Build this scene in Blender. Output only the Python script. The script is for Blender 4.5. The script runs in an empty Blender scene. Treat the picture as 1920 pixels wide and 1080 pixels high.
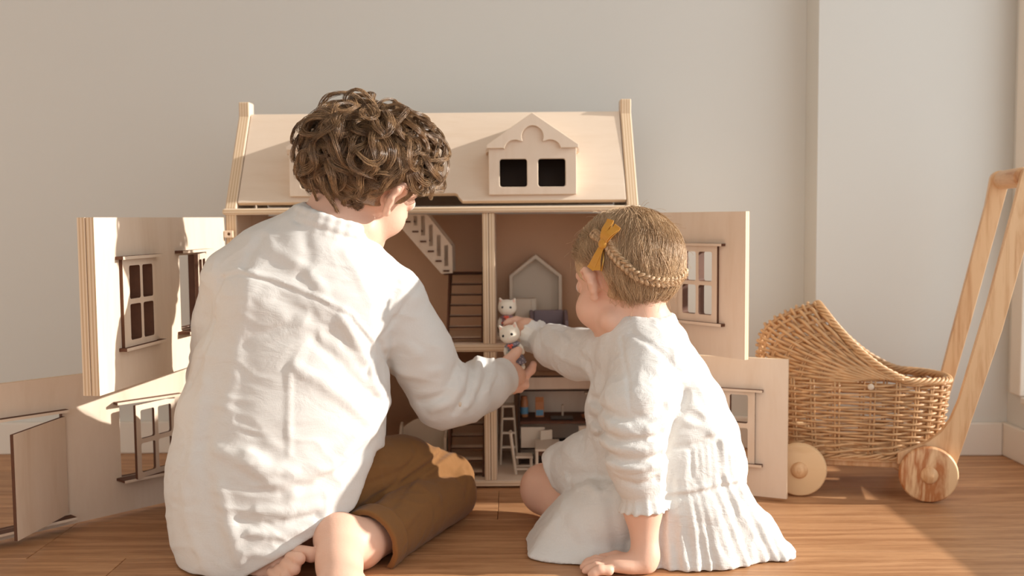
import bpy, math, random
import numpy as np
from mathutils import Vector, Matrix, Euler
from mathutils.geometry import tessellate_polygon

S = bpy.context.scene
C = S.collection
R2 = math.radians
random.seed(7)

# ------------------------------------------------------------------ camera
cam = bpy.data.cameras.new('camera')
cam.sensor_width = 36.0
cam.lens = 1900.0 / 1920.0 * 36.0
cam.dof.use_dof = True
cam.dof.focus_distance = 1.50
cam.dof.aperture_fstop = 4.0
cam_o = bpy.data.objects.new('camera', cam)
C.objects.link(cam_o)
cam_o.matrix_world = (Matrix.Translation((0, 0, 0.52)) @ Matrix.Rotation(R2(90 - 3.914), 4, 'X')
                      @ Matrix.Rotation(R2(-0.49), 4, 'Z'))
S.camera = cam_o

# ------------------------------------------------------------------ sky, sun, exposure
wd = bpy.data.worlds.new('daylight')
S.world = wd
wd.use_nodes = True
bg = wd.node_tree.nodes['Background']
bg.inputs['Color'].default_value = (0.95, 0.985, 1.0, 1)
bg.inputs['Strength'].default_value = 1.24

sun = bpy.data.lights.new('sun', 'SUN')
sun.energy = 5.6
sun.color = (1.0, 0.945, 0.87)
sun.angle = R2(0.9)
sun_o = bpy.data.objects.new('sun', sun)
C.objects.link(sun_o)
_el, _az = R2(19.5), R2(2.0)
_to_sun = Vector((math.cos(_el) * math.cos(_az), -math.cos(_el) * math.sin(_az), math.sin(_el)))
sun_o.rotation_euler = _to_sun.to_track_quat('Z', 'Y').to_euler()
sun_o.location = (3, -0.2, 1.6)

S.view_settings.view_transform = 'Standard'
S.view_settings.look = 'None'
S.view_settings.gamma = 1.0
S.view_settings.use_curve_mapping = False
S.view_settings.exposure = 0.17
S.cycles.max_bounces = 8
S.cycles.diffuse_bounces = 6

# ------------------------------------------------------------------ materials
def srgb(r, g, b):
    def c(u):
        u /= 255.0
        return u / 12.92 if u <= 0.04045 else ((u + 0.055) / 1.055) ** 2.4
    return (c(r), c(g), c(b), 1.0)

def new_mat(name):
    m = bpy.data.materials.new(name)
    m.use_nodes = True
    nt = m.node_tree
    return m, nt, nt.nodes['Principled BSDF']

def node(nt, kind, **kw):
    n = nt.nodes.new(kind)
    for k, v in kw.items():
        if k in n.inputs.keys():
            n.inputs[k].default_value = v
        else:
            setattr(n, k, v)
    return n

def plain(name, col, rough=0.6, noise=0.06, nscale=30.0, bump=0.0, bscale=200.0, spec=0.4, sss=0.0,
          sheen=0.0, stretch=(1, 1, 1), metal=0.0, trans=0.0):
    m, nt, b = new_mat(name)
    tc = node(nt, 'ShaderNodeTexCoord')
    mp = node(nt, 'ShaderNodeMapping')
    mp.inputs['Scale'].default_value = stretch
    nt.links.new(tc.outputs['Object'], mp.inputs['Vector'])
    n = node(nt, 'ShaderNodeTexNoise', Scale=nscale, Detail=4.0)
    nt.links.new(mp.outputs[0], n.inputs['Vector'])
    hsv = node(nt, 'ShaderNodeMix', data_type='RGBA')
    lo = tuple(max(0, c * (1 - noise)) for c in col[:3]) + (1,)
    hi = tuple(min(1, c * (1 + noise)) for c in col[:3]) + (1,)
    hsv.inputs[6].default_value = lo
    hsv.inputs[7].default_value = hi
    nt.links.new(n.outputs['Fac'], hsv.inputs[0])
    nt.links.new(hsv.outputs[2], b.inputs['Base Color'])
    b.inputs['Roughness'].default_value = rough
    b.inputs['Specular IOR Level'].default_value = spec
    b.inputs['Metallic'].default_value = metal
    if sheen:
        b.inputs['Sheen Weight'].default_value = sheen
    if sss:
        b.inputs['Subsurface Weight'].default_value = sss
        b.inputs['Subsurface Radius'].default_value = (0.012, 0.005, 0.003)
        b.inputs['Subsurface Scale'].default_value = 0.6
    if bump:
        n2 = node(nt, 'ShaderNodeTexNoise', Scale=bscale, Detail=3.0)
        nt.links.new(mp.outputs[0], n2.inputs['Vector'])
        bp = node(nt, 'ShaderNodeBump', Strength=bump, Distance=0.002)
        nt.links.new(n2.outputs['Fac'], bp.inputs['Height'])
        nt.links.new(bp.outputs[0], b.inputs['Normal'])
    return m

def wood(name, light, dark, stretch, scale=6.0, rough=0.5, contrast=(0.35, 0.7), bump=0.08, rings=None, vary=0.0, spec=0.35, fine=60.0, finew=0.3):
    """grain: noise stretched along one axis, plus optional cathedral rings"""
    m, nt, b = new_mat(name)
    tc = node(nt, 'ShaderNodeTexCoord')
    mp = node(nt, 'ShaderNodeMapping')
    mp.inputs['Scale'].default_value = stretch
    vec = tc.outputs['Object']
    oi = node(nt, 'ShaderNodeObjectInfo')
    if vary:
        sc = node(nt, 'ShaderNodeVectorMath', operation='SCALE')
        cb = node(nt, 'ShaderNodeCombineXYZ')
        nt.links.new(oi.outputs['Random'], cb.inputs[0])
        nt.links.new(oi.outputs['Random'], cb.inputs[1])
        nt.links.new(oi.outputs['Random'], cb.inputs[2])
        nt.links.new(cb.outputs[0], sc.inputs[0])
        sc.inputs['Scale'].default_value = 17.0
        ad = node(nt, 'ShaderNodeVectorMath', operation='ADD')
        nt.links.new(vec, ad.inputs[0])
        nt.links.new(sc.outputs[0], ad.inputs[1])
        vec = ad.outputs[0]
    nt.links.new(vec, mp.inputs['Vector'])
    n = node(nt, 'ShaderNodeTexNoise', Scale=scale, Detail=5.0, Roughness=0.6, Distortion=0.6)
    nt.links.new(mp.outputs[0], n.inputs['Vector'])
    fac = n.outputs['Fac']
    if rings:
        mul = node(nt, 'ShaderNodeMath', operation='MULTIPLY')
        mul.inputs[1].default_value = rings
        nt.links.new(n.outputs['Fac'], mul.inputs[0])
        fr = node(nt, 'ShaderNodeMath', operation='PINGPONG')
        fr.inputs[1].default_value = 1.0
        nt.links.new(mul.outputs[0], fr.inputs[0])
        pw = node(nt, 'ShaderNodeMath', operation='POWER')
        pw.inputs[1].default_value = 1.6
        nt.links.new(fr.outputs[0], pw.inputs[0])
        fac = pw.outputs[0]
    n3 = node(nt, 'ShaderNodeTexNoise', Scale=scale * fine / 6.0, Detail=3.0)
    nt.links.new(mp.outputs[0], n3.inputs['Vector'])
    mx = node(nt, 'ShaderNodeMix', data_type='FLOAT')
    mx.inputs[0].default_value = finew
    nt.links.new(fac, mx.inputs[2])
    nt.links.new(n3.outputs['Fac'], mx.inputs[3])
    cr = node(nt, 'ShaderNodeValToRGB')
    cr.color_ramp.elements[0].position = contrast[0]
    cr.color_ramp.elements[1].position = contrast[1]
    cr.color_ramp.elements[0].color = light
    cr.color_ramp.elements[1].color = dark
    nt.links.new(mx.outputs[0], cr.inputs['Fac'])
    out = cr.outputs['Color']
    if vary:
        hs = node(nt, 'ShaderNodeHueSaturation')
        mr = node(nt, 'ShaderNodeMapRange')
        mr.inputs['To Min'].default_value = 1 - vary
        mr.inputs['To Max'].default_value = 1 + vary
        nt.links.new(oi.outputs['Random'], mr.inputs['Value'])
        nt.links.new(mr.outputs[0], hs.inputs['Value'])
        nt.links.new(out, hs.inputs['Color'])
        out = hs.outputs['Color']
    nt.links.new(out, b.inputs['Base Color'])
    b.inputs['Roughness'].default_value = rough
    b.inputs['Specular IOR Level'].default_value = spec
    if bump:
        bp = node(nt, 'ShaderNodeBump', Strength=bump, Distance=0.001)
        nt.links.new(mx.outputs[0], bp.inputs['Height'])
        nt.links.new(bp.outputs[0], b.inputs['Normal'])
    return m

def ply_edge(name, axis, pitch=0.0026):
    """end view of plywood: fine layers stacked along one axis"""
    m, nt, b = new_mat(name)
    tc = node(nt, 'ShaderNodeTexCoord')
    sp = node(nt, 'ShaderNodeSeparateXYZ')
    nt.links.new(tc.outputs['Object'], sp.inputs[0])
    mul = node(nt, 'ShaderNodeMath', operation='MULTIPLY')
    mul.inputs[1].default_value = 1.0 / (2 * pitch)
    nt.links.new(sp.outputs[axis], mul.inputs[0])
    fr = node(nt, 'ShaderNodeMath', operation='FRACT')
    nt.links.new(mul.outputs[0], fr.inputs[0])
    cr = node(nt, 'ShaderNodeValToRGB')
    e = cr.color_ramp.elements
    e[0].position = 0.42
    e[0].color = srgb(228, 204, 174)
    e[1].position = 0.55
    e[1].color = srgb(206, 174, 138)
    nt.links.new(fr.outputs[0], cr.inputs['Fac'])
    nt.links.new(cr.outputs['Color'], b.inputs['Base Color'])
    b.inputs['Roughness'].default_value = 0.6
    return m

BIRCH_L, BIRCH_D = srgb(227, 207, 186), srgb(214, 189, 163)
M = {}
M['birch'] = wood('birch_plywood', BIRCH_L, BIRCH_D, (7, 7, 1.3), 2.2, 0.5, (0.1, 0.95), 0.015, rings=4.0)
M['birch_h'] = wood('birch_plywood_lying', BIRCH_L, BIRCH_D, (1.3, 7, 7), 2.2, 0.5, (0.1, 0.95), 0.015, rings=4.0)
M['edge_x'] = ply_edge('plywood_edge_x', 0)
M['edge_y'] = ply_edge('plywood_edge_y', 1)
M['edge_z'] = ply_edge('plywood_edge_z', 2)
M['burnt'] = plain('laser_burnt_edge', srgb(92, 56, 36), 0.7, 0.25, 90)
M['hardboard'] = plain('brown_hardboard', srgb(206, 168, 136), 0.6, 0.06, 12)
M['dark'] = plain('painted_attic_shade', srgb(40, 28, 20), 0.9, 0.1, 30)  # attic darkness put into a near-black colour
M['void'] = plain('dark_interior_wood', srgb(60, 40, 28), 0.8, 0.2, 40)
M['white_mdf'] = plain('grey_white_board', srgb(210, 194, 174), 0.55, 0.03, 20)
M['pine'] = wood('pine_board', srgb(226, 186, 142), srgb(202, 150, 102), (30, 30, 2.2), 2.2, 0.5, (0.3, 0.85), 0.05, rings=2.6)
M['pine_wheel'] = wood('pine_wheel_face', srgb(228, 190, 146), srgb(180, 116, 70), (14, 3, 2.4), 1.8, 0.5, (0.3, 0.8), 0.05, rings=5.0)
M['pine_pale'] = wood('pale_pine_wheel_face', srgb(228, 192, 148), srgb(208, 166, 118), (3, 8, 16), 1.4, 0.5, (0.3, 0.9), 0.05, rings=4.0)
M['oak'] = wood('oak_floor', srgb(198, 150, 108), srgb(158, 111, 74), (1.0, 14, 14), 4.0, 0.45, (0.25, 0.8), 0.08, rings=2.6, vary=0.07, fine=90, finew=0.45)
M['wall'] = plain('wall_paint', srgb(213, 210, 203), 0.9, 0.012, 3.0, 0.03, 350)
M['trim'] = plain('white_trim_paint', srgb(226, 217, 205), 0.55, 0.01, 5)
M['wicker'] = plain('willow_wicker', srgb(198, 156, 112), 0.42, 0.34, 45, 0.2, 300)
M['brass'] = plain('brass', srgb(200, 160, 90), 0.35, 0.05, 30, metal=0.9)

# ------------------------------------------------------------------ mesh building
class MB:
    def __init__(s):
        s.v = []
        s.f = []
        s.m = []

    def add(s, verts, faces, m=0):
        o = len(s.v)
        s.v.extend([tuple(map(float, p)) for p in verts])
        s.f.extend([tuple(i + o for i in f) for f in faces])
        s.m.extend([m] * len(faces) if isinstance(m, int) else m)
        return s

    def box(s, x0, x1, y0, y1, z0, z1, m=0, thin=None, em=1):
        v = [(x, y, z) for x in (x0, x1) for y in (y0, y1) for z in (z0, z1)]
        f = [(0, 1, 3, 2), (4, 6, 7, 5), (0, 4, 5, 1), (2, 3, 7, 6), (0, 2, 6, 4), (1, 5, 7, 3)]
        mm = [m] * 6
        if thin is not None:
            mm = [em] * 6
            mm[2 * thin] = mm[2 * thin + 1] = m
        return s.add(v, f, mm)

    def plate(s, outer, holes=(), t0=0.0, t1=0.01, plane='xz', m=0, em=1, hm=None):
        loops = [list(outer)] + [list(h) for h in holes]
        flat = [p for l in loops for p in l]
        tris = tessellate_polygon([[Vector((p[0], p[1], 0)) for p in l] for l in loops])
        def to3(p, t):
            a, b = p
            return {'xz': (a, t, b), 'yz': (t, a, b), 'xy': (a, b, t)}[plane]
        n = len(flat)
        v = [to3(p, t0) for p in flat] + [to3(p, t1) for p in flat]
        f = []
        mm = []
        def area(t):
            (ax, ay), (bx, by), (cx, cy) = [flat[i] for i in t]
            return (bx - ax) * (cy - ay) - (cx - ax) * (by - ay)
        flip = plane == 'xz'
        for t in tris:
            t = tuple(t)
            if abs(area(t)) < 1e-12:
                continue
            if area(t) < 0:
                t = t[::-1]
            # counter-clockwise in (a, b)
            top = t if not flip else t[::-1]
            f.append(tuple(i + n for i in top))
            f.append(top[::-1])
            mm += [m, m]
        o = 0
        for li, l in enumerate(loops):
            k = len(l)
            A = sum(l[i][0] * l[(i + 1) % k][1] - l[(i + 1) % k][0] * l[i][1] for i in range(k))
            ccw = A > 0
            if li:
                ccw = not ccw
            for i in range(k):
                j = (i + 1) % k
                q = (o + i, o + j, o + j + n, o + i + n)
                if not ccw:
                    q = q[::-1]
                if flip:
                    q = q[::-1]
                f.append(q)
                mm.append(em if (li == 0 or hm is None) else hm)
            o += k
        return s.add(v, f, mm)

    def tube(s, path, r, n=8, m=0, cap=True, closed=False):
        P = np.array(path, float)
        k = len(P)
        r = np.broadcast_to(np.array(r, float), (k,))
        T = np.gradient(P, axis=0)
        if closed:
            T = np.roll(P, -1, 0) - np.roll(P, 1, 0)
        T /= np.linalg.norm(T, axis=1)[:, None] + 1e-12
        up = np.array([0, 0, 1.0]) if abs(T[0][2]) < 0.9 else np.array([1.0, 0, 0])
        N = np.zeros_like(P)
        x = np.cross(T[0], up)
        x /= np.linalg.norm(x)
        for i in range(k):
            x = x - T[i] * (x @ T[i])
            x /= np.linalg.norm(x) + 1e-12
            N[i] = x
        B = np.cross(T, N)
        a = np.linspace(0, 2 * math.pi, n, endpoint=False)
        V = (P[:, None] + r[:, None, None] * (np.cos(a)[None, :, None] * N[:, None] + np.sin(a)[None, :, None] * B[:, None]))
        f = []
        kk = k if closed else k - 1
        for i in range(kk):
            i2 = (i + 1) % k
            for j in range(n):
                j2 = (j + 1) % n
                f.append((i * n + j, i * n + j2, i2 * n + j2, i2 * n + j))
        if cap and not closed:
            f.append(tuple(range(n))[::-1])
            f.append(tuple((k - 1) * n + j for j in range(n)))
        return s.add(V.reshape(-1, 3), f, m)

    def lathe(s, prof, o=(0, 0, 0), ax=(0, 0, 1), n=32, m=0):
        ax = np.array(ax, float)
        ax /= np.linalg.norm(ax)
        e = np.array([1.0, 0, 0]) if abs(ax[0]) < 0.8 else np.array([0, 0, 1.0])
        u = np.cross(ax, e)
        u /= np.linalg.norm(u)
        w = np.cross(ax, u)
        o = np.array(o, float)
        v, f = [], []
        for r, t in prof:
            for j in range(n):
                a = 2 * math.pi * j / n
                v.append(o + ax * t + r * (math.cos(a) * u + math.sin(a) * w))
        for i in range(len(prof) - 1):
            for j in range(n):
                j2 = (j + 1) % n
                f.append((i * n + j, i * n + j2, (i + 1) * n + j2, (i + 1) * n + j))
        f.append(tuple(range(n))[::-1])
        f.append(tuple((len(prof) - 1) * n + j for j in range(n)))
        return s.add(v, f, m)

    def ball(s, c, rad, R=None, n=12, m=0):
        rad = np.broadcast_to(np.array(rad, float), (3,))
        v, f = [], []
        for i in range(n + 1):
            t = math.pi * i / n
            for j in range(2 * n):
                a = math.pi * j / n
                p = np.array([math.sin(t) * math.cos(a), math.sin(t) * math.sin(a), math.cos(t)]) * rad
                if R is not None:
                    p = np.array(R) @ p
                v.append(p + np.array(c))
        w = 2 * n
        for i in range(n):
            for j in range(w):
                j2 = (j + 1) % w
                f.append((i * w + j, (i + 1) * w + j, (i + 1) * w + j2, i * w + j2))
        return s.add(v, f, m)

    def xf(s, mat):
        s.v = [tuple(mat @ Vector(p)) for p in s.v]
        return s

ORIGIN = {}

def origin(o):
    return ORIGIN.get(o.name, (0.0, 0.0, 0.0))

def link(name, mb, mats, parent=None, smooth=False, bevel=0.0, mat4=None, local=False, bevseg=2, angle=35):
    """one mesh object; verts are in world space unless local, and are moved into the parent's frame"""
    me = bpy.data.meshes.new(name)
    V = np.array(mb.v, float)
    off = (0, 0, 0)
    if parent is not None and not local and mat4 is None:
        off = origin(parent)
        V = V - np.array(off)
    me.from_pydata(V.tolist(), [], mb.f)
    for k in (mats if isinstance(mats, (list, tuple)) else [mats]):
        me.materials.append(M[k] if isinstance(k, str) else k)
    me.polygons.foreach_set('material_index', np.array(mb.m, dtype=np.int32))
    me.polygons.foreach_set('use_smooth', np.full(len(mb.f), bool(smooth)))
    me.validate()
    me.update()
    if smooth == 'auto':
        me.set_sharp_from_angle(angle=R2(angle))
    o = bpy.data.objects.new(name, me)
    C.objects.link(o)
    if parent is not None:
        o.parent = parent
        if not local and mat4 is None:
            ORIGIN[o.name] = off
    if mat4 is not None:
        o.matrix_local = mat4
    if bevel:
        b = o.modifiers.new('soft_edges', 'BEVEL')
        b.width = bevel
        b.segments = bevseg
        b.limit_method = 'ANGLE'
        b.angle_limit = R2(40)
    return o

def thing(name, label, cat, loc=(0, 0, 0), group=None):
    o = bpy.data.objects.new(name, None)
    C.objects.link(o)
    o.empty_display_size = 0.05
    o.location = loc
    ORIGIN[o.name] = tuple(loc)
    o['label'] = label
    o['category'] = cat
    if group:
        o['group'] = group
    return o

def tag(o, label, cat, group=None):
    o['label'] = label
    o['category'] = cat
    if group:
        o['group'] = group
    return o

def struct(o):
    o['kind'] = 'structure'
    return o

def rrect(x0, x1, z0, z1, r=0.004, n=4):
    p = []
    for cx, cz, a0 in ((x1 - r, z0 + r, -90), (x1 - r, z1 - r, 0), (x0 + r, z1 - r, 90), (x0 + r, z0 + r, 180)):
        for i in range(n + 1):
            a = R2(a0 + 90 * i / n)
            p.append((cx + r * math.cos(a), cz + r * math.sin(a)))
    return p

def rect(x0, x1, z0, z1):
    return [(x0, z0), (x1, z0), (x1, z1), (x0, z1)]

# ================================================================== the room
WY, PY, RX, CZ = 2.262, 2.172, 1.070, 2.55     # back wall, projecting pier, right wall, ceiling
PX = 0.653
BACK = -2.2                                    # the glazed end of the room behind the camera
LX = -2.4
struct(link('wall_back', MB().box(LX - 0.1, RX + 0.12, WY, WY + 0.12, 0, CZ), 'wall'))
struct(link('wall_back_projection', MB().box(PX, RX + 0.12, PY, WY - 0.0005, 0, CZ), 'wall'))
struct(link('wall_left', MB().box(LX - 0.12, LX, BACK, WY, 0, CZ), 'wall'))
# right wall: a tall window opening that ends just outside the frame
y1 = 2.095
wr = MB()
wr.box(RX, RX + 0.12, y1, PY - 0.0005, 0, CZ)
wr.box(RX, RX + 0.12, BACK, y1, 0, 0.125)
wr.box(RX, RX + 0.12, BACK, y1, 2.25, CZ)
wr.box(RX, RX + 0.12, BACK, -0.6, 0.125, 2.25)
struct(link('wall_right', wr, 'wall'))
w = MB()
w.box(RX + 0.03, RX + 0.09, y1 - 0.03, y1, 0.14, 2.25).box(RX + 0.03, RX + 0.09, -0.6, -0.54, 0.14, 2.25)
w.box(RX + 0.03, RX + 0.09, -0.54, y1 - 0.03, 2.19, 2.25)
win = struct(link('window_1', w, 'trim', bevel=0.003))
struct(link('window_sill', MB().box(RX - 0.012, RX + 0.12, -0.62, y1 - 0.001, 0.125, 0.14), 'trim', win, bevel=0.003))
struct(link('ceiling', MB().box(LX - 0.12, RX + 0.12, BACK, WY + 0.12, CZ, CZ + 0.1), 'wall'))
# skirting
bb = MB().box(LX, PX - 0.0132, WY - 0.013, WY - 0.0006, 0, 0.072)
struct(link('baseboard_back', bb, 'trim', bevel=0.003))
struct(link('baseboard_back_projection', MB().box(PX - 0.013, RX - 0.0135, PY - 0.013, PY - 0.0006, 0, 0.072), 'trim', bevel=0.003))
struct(link('baseboard_projection_side', MB().box(PX - 0.013, PX - 0.0006, PY, WY - 0.0135, 0, 0.072), 'trim', bevel=0.003))
struct(link('baseboard_right', MB().box(RX - 0.013, RX - 0.0006, BACK, PY - 0.0006, 0, 0.072), 'trim', bevel=0.003))
# flat casing on the right wall beside the window
struct(link('trim_1', MB().box(RX - 0.012, RX - 0.0006, y1 - 0.0005, y1 + 0.045, 0.14, 2.3), 'trim', bevel=0.003))
# floor boards
fl = struct(link('floor', MB().box(LX, RX, BACK, WY, -0.03, -0.0125), 'void'))
yb = 1.540
rows = [1.540 + 0.186 * k for k in range(-20, 4)]
rng = random.Random(3)
for k, y0 in enumerate(rows):
    ya, yc = max(y0, BACK), min(y0 + 0.186, WY)
    if yc <= ya:
        continue
    kk = k - 20
    off = {-1: -0.602, 0: -0.757}.get(kk, -2.0 + rng.uniform(0.0, 1.9))
    xs = [LX]
    x = off - 1.85 * 2
    while x < RX:
        if x > LX + 0.15 and x < RX - 0.1:
            xs.append(x)
        x += 1.85
    xs.append(RX)
    for a, b in zip(xs[:-1], xs[1:]):
        g = 0.0004
        p = link('plank', MB().box(a + g, b - g, ya + g, yc - g, -0.0124, 0), 'oak', fl, bevel=0.0008, bevseg=1)
        p['kind'] = 'structure'

# ================================================================== the dollhouse
HX0, HX1, HF, HB = -0.5435, 0.2413, 1.930, 2.190
EDX = ['birch', 'edge_x']
EDY = ['birch', 'edge_y']
EDZ = ['birch_h', 'edge_z']
house = thing('dollhouse', 'large birch plywood dollhouse with open doors standing against the wall', 'dollhouse',
              ((HX0 + HX1) / 2, (HF + HB) / 2, 0))
prof = [(HF, 0.0005), (HB, 0.0005), (HB, 0.54), (2.083, 0.728), (2.083, 0.757), (2.046, 0.757), (2.046, 0.728), (HF, 0.545)]
for x in (HX0, HX1 - 0.0212):
    link('side_panel', MB().plate(prof, (), x, x + 0.0212, 'yz'), EDX, house, bevel=0.0022)
link('back_panel', MB().box(HX0 + 0.0215, HX1 - 0.0215, HB - 0.007, HB, 0.002, 0.53, thin=1), ['hardboard', 'edge_y'], house)
link('base_board', MB().box(HX0 + 0.0215, HX1 - 0.0215, HF - 0.002, HB - 0.0075, 0.0035, 0.0148, thin=2), EDZ, house, bevel=0.002)
link('middle_floor', MB().box(HX0 + 0.0215, HX1 - 0.0215, HF - 0.001, HB - 0.0075, 0.2657, 0.2805, thin=2), EDZ, house, bevel=0.003)
link('eave_board', MB().box(HX0 - 0.004, HX1 + 0.004, HF - 0.007, HF + 0.05, 0.5315, 0.5436, thin=2), EDZ, house, bevel=0.004, bevseg=3)
link('attic_floor', MB().box(HX0 + 0.0215, HX1 - 0.0215, HF + 0.0505, HB - 0.0005, 0.533, 0.5428, thin=2), EDZ, house)
dv = MB()
dv.box(-0.0556, -0.0443, HF + 0.001, HB - 0.0075, 0.0150, 0.2655, thin=0)
dv.box(-0.0436, -0.0322, HF + 0.001, HB - 0.0075, 0.0150, 0.2655, thin=0)
link('divider', dv, EDX, house, bevel=0.0012)
dv = MB()
dv.box(-0.0556, -0.0443, HF + 0.001, HB - 0.0075, 0.2807, 0.5313, thin=0)
dv.box(-0.0436, -0.0322, HF + 0.001, HB - 0.0075, 0.2807, 0.5313, thin=0)
link('divider', dv, EDX, house, bevel=0.0012)
# roof: the front slope has a hand notch and an opening behind each dormer
ang = math.atan2(0.728 - 0.549, 2.062 - 1.944)
slope = math.hypot(0.728 - 0.549, 2.062 - 1.944)
ho = origin(house)
RM = Matrix.Translation((0 - ho[0], 1.944 - ho[1], 0.549 - ho[2])) @ Matrix.Rotation(ang, 4, 'X')
rx0, rx1 = HX0 + 0.0225, HX1 - 0.0225
nc, nw = -0.1525, 0.0475
notch = []
for i in range(7):
    a = R2(90 * i / 6)
    notch.append((nc - nw + 0.008 - 0.008 * math.cos(a) - 0.004, 0.010 + 0.008 * math.sin(a)))
outer = [(rx0, 0)] + [(nc - nw - 0.012, 0)] + notch + [(-p[0] + 2 * nc, p[1]) for p in notch[::-1]] + [(nc + nw + 0.012, 0)] + [(rx1, 0), (rx1, slope), (rx0, slope)]
DX = (-0.3378, 0.0410)
holes = [[(c - 0.068, 0.026), (c + 0.068, 0.026), (c + 0.068, 0.100), (c - 0.068, 0.100)] for c in DX]
link('roof_panel', MB().plate(outer, holes, 0, 0.010, 'xy'), EDZ, house, mat4=RM, bevel=0.0012)
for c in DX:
    link('dormer_shade_board', MB().box(c - 0.0678, c + 0.0678, 0.0262, 0.0998, 0.002, 0.006), 'dark', house, mat4=RM)  # dark board added across the opening, stands in for the attic's shade
RM2 = Matrix.Translation((0 - ho[0], 2.186 - ho[1], 0.549 - ho[2])) @ Matrix.Rotation(math.pi - ang, 4, 'X')
link('roof_panel', MB().box(rx0, rx1, 0, 0.214, -0.010, 0, thin=2), EDZ, house, mat4=RM2)

def arc(cx, cz, r, a0, a1, n=8):
    return [(cx + r * math.cos(R2(a0 + (a1 - a0) * i / n)), cz + r * math.sin(R2(a0 + (a1 - a0) * i / n))) for i in range(n + 1)]

for c in DX:
    x0, x1 = c - 0.0835, c + 0.0835
    zb, ze, zp = 0.5655, 0.653, 0.707
    wins = [rrect(c - 0.0625, c - 0.0105, 0.5802, 0.633, 0.005), rrect(c + 0.0105, c + 0.0625, 0.5802, 0.633, 0.005)]
    d = link('dormer', MB().plate([(x0, zb), (x1, zb), (x1, ze), (c, zp), (x0, ze)], wins, 1.935, 1.944, 'xz'), EDY, house, bevel=0.0012)
    for xa in (x0, x1 - 0.006):
        link('cheek', MB().plate([(1.9445, zb), (1.956, zb), (2.020, ze), (1.9445, ze)], (), xa, xa + 0.006, 'yz'), EDX, d)
    rf = MB()
    for sgn in (-1, 1):
        rf.plate([(c, zp + 0.006), (c + sgn * 0.089, ze - 0.001), (c + sgn * 0.089, ze - 0.008), (c, zp - 0.003)], (), 1.9445, 2.05, 'xz')
    link('dormer_roof', rf, 'birch', d)
    s1 = arc(c - 0.0335, 0.6485, 0.0200, 172, 62, 8)
    s2 = arc(c, 0.6745, 0.0205, 205, -25, 14)
    s3 = [(2 * c - p[0], p[1]) for p in s1[::-1]]
    gt = [(c - 0.0868, 0.6530), (c - 0.0550, 0.6530)] + s1 + s2 + s3 + [(c + 0.0550, 0.6530), (c + 0.0868, 0.6530), (c + 0.0868, 0.6595), (c, 0.7190), (c - 0.0868, 0.6595)]
    link('gable_trim', MB().plate(gt, (), 1.926, 1.9345, 'xz'), EDY, d, bevel=0.001)

# small wooden catch on the left upright
link('door_catch', MB().plate(rect(-0.5440, -0.5275, 0.4885, 0.5020), [arc(-0.5350, 0.4955, 0.0030, 0, 330, 9)], 1.920, 1.9295, 'xz'), EDY, house, bevel=0.001)

# ---- doors
BURN = ['birch', 'burnt']

def door(name_len, z0, z1, hinge, u, thick, vis, holes=(), layers=1):
    """local x runs from the hinge to the free edge; the side the camera sees is y = 0, the board lies behind it"""
    th = math.atan2(u[1], u[0])
    Mx = Matrix.Translation((hinge[0] - ho[0], hinge[1] - ho[1], 0)) @ Matrix.Rotation(th, 4, 'Z')
    mb = MB()
    for k in range(layers):
        a = k * (thick + 0.0014)
        if vis > 0:
            mb.plate(rect(0.004, name_len, z0, z1), holes, -a - thick, -a, 'xz', hm=2)
        else:
            mb.plate(rect(0.004, name_len, z0, z1), holes, a, a + thick, 'xz', hm=2)
    return link('door', mb, ['birch', 'edge_y', 'burnt'], house, mat4=Mx, local=True)

def pane_holes(cols, rws):
    return [rrect(a, b, c, d, 0.0035, 3) for a, b in cols for c, d in rws]

def win_plate(parent, x0, x1, z0, z1, cols, rws, vis, t=0.0055, off=0.0, mat4=None, name='window_frame'):
    y0, y1 = (off, off + t) if vis > 0 else (-off - t, -off)
    return link(name, MB().plate(rect(x0, x1, z0, z1), pane_holes(cols, rws), y0, y1, 'xz'), BURN, parent, local=True, mat4=mat4)

def strip(parent, x0, x1, z0, z1, vis, t=0.011, name='lintel'):
    y0, y1 = (0.0002, t) if vis > 0 else (-t, -0.0002)
    return link(name, MB().box(x0, x1, y0, y1, z0, z1, thin=1), BURN, parent, local=True)

# right bay, upper
rows_u = [(0.347, 0.3995), (0.4065, 0.4588)]
cols_u = [(0.1178, 0.1499), (0.1565, 0.1876)]
d = door(0.2578, 0.2748, 0.529, (0.2418, 1.930), (0.1564, -0.205), 0.0095, -1, pane_holes(cols_u, rows_u))
win_plate(d, 0.108, 0.1994, 0.334, 0.4690, cols_u, rows_u, -1)
strip(d, 0.101, 0.2135, 0.4692, 0.4735, -1)
strip(d, 0.099, 0.2135, 0.3288, 0.3338, -1, name='window_ledge')
# right bay, lower
rows_l = [(0.0745, 0.1322), (0.1411, 0.1937)]
cols_l = [(0.135, 0.1685), (0.1763, 0.2096)]
d = door(0.2800, 0.006, 0.262, (0.2418, 1.930), (0.2557, -0.115), 0.0095, -1, pane_holes(cols_l, rows_l))
win_plate(d, 0.125, 0.2225, 0.067, 0.2000, cols_l, rows_l, -1)
strip(d, 0.115, 0.2365, 0.2002, 0.2045, -1)
strip(d, 0.115, 0.2365, 0.0620, 0.0668, -1, name='window_ledge')
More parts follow.
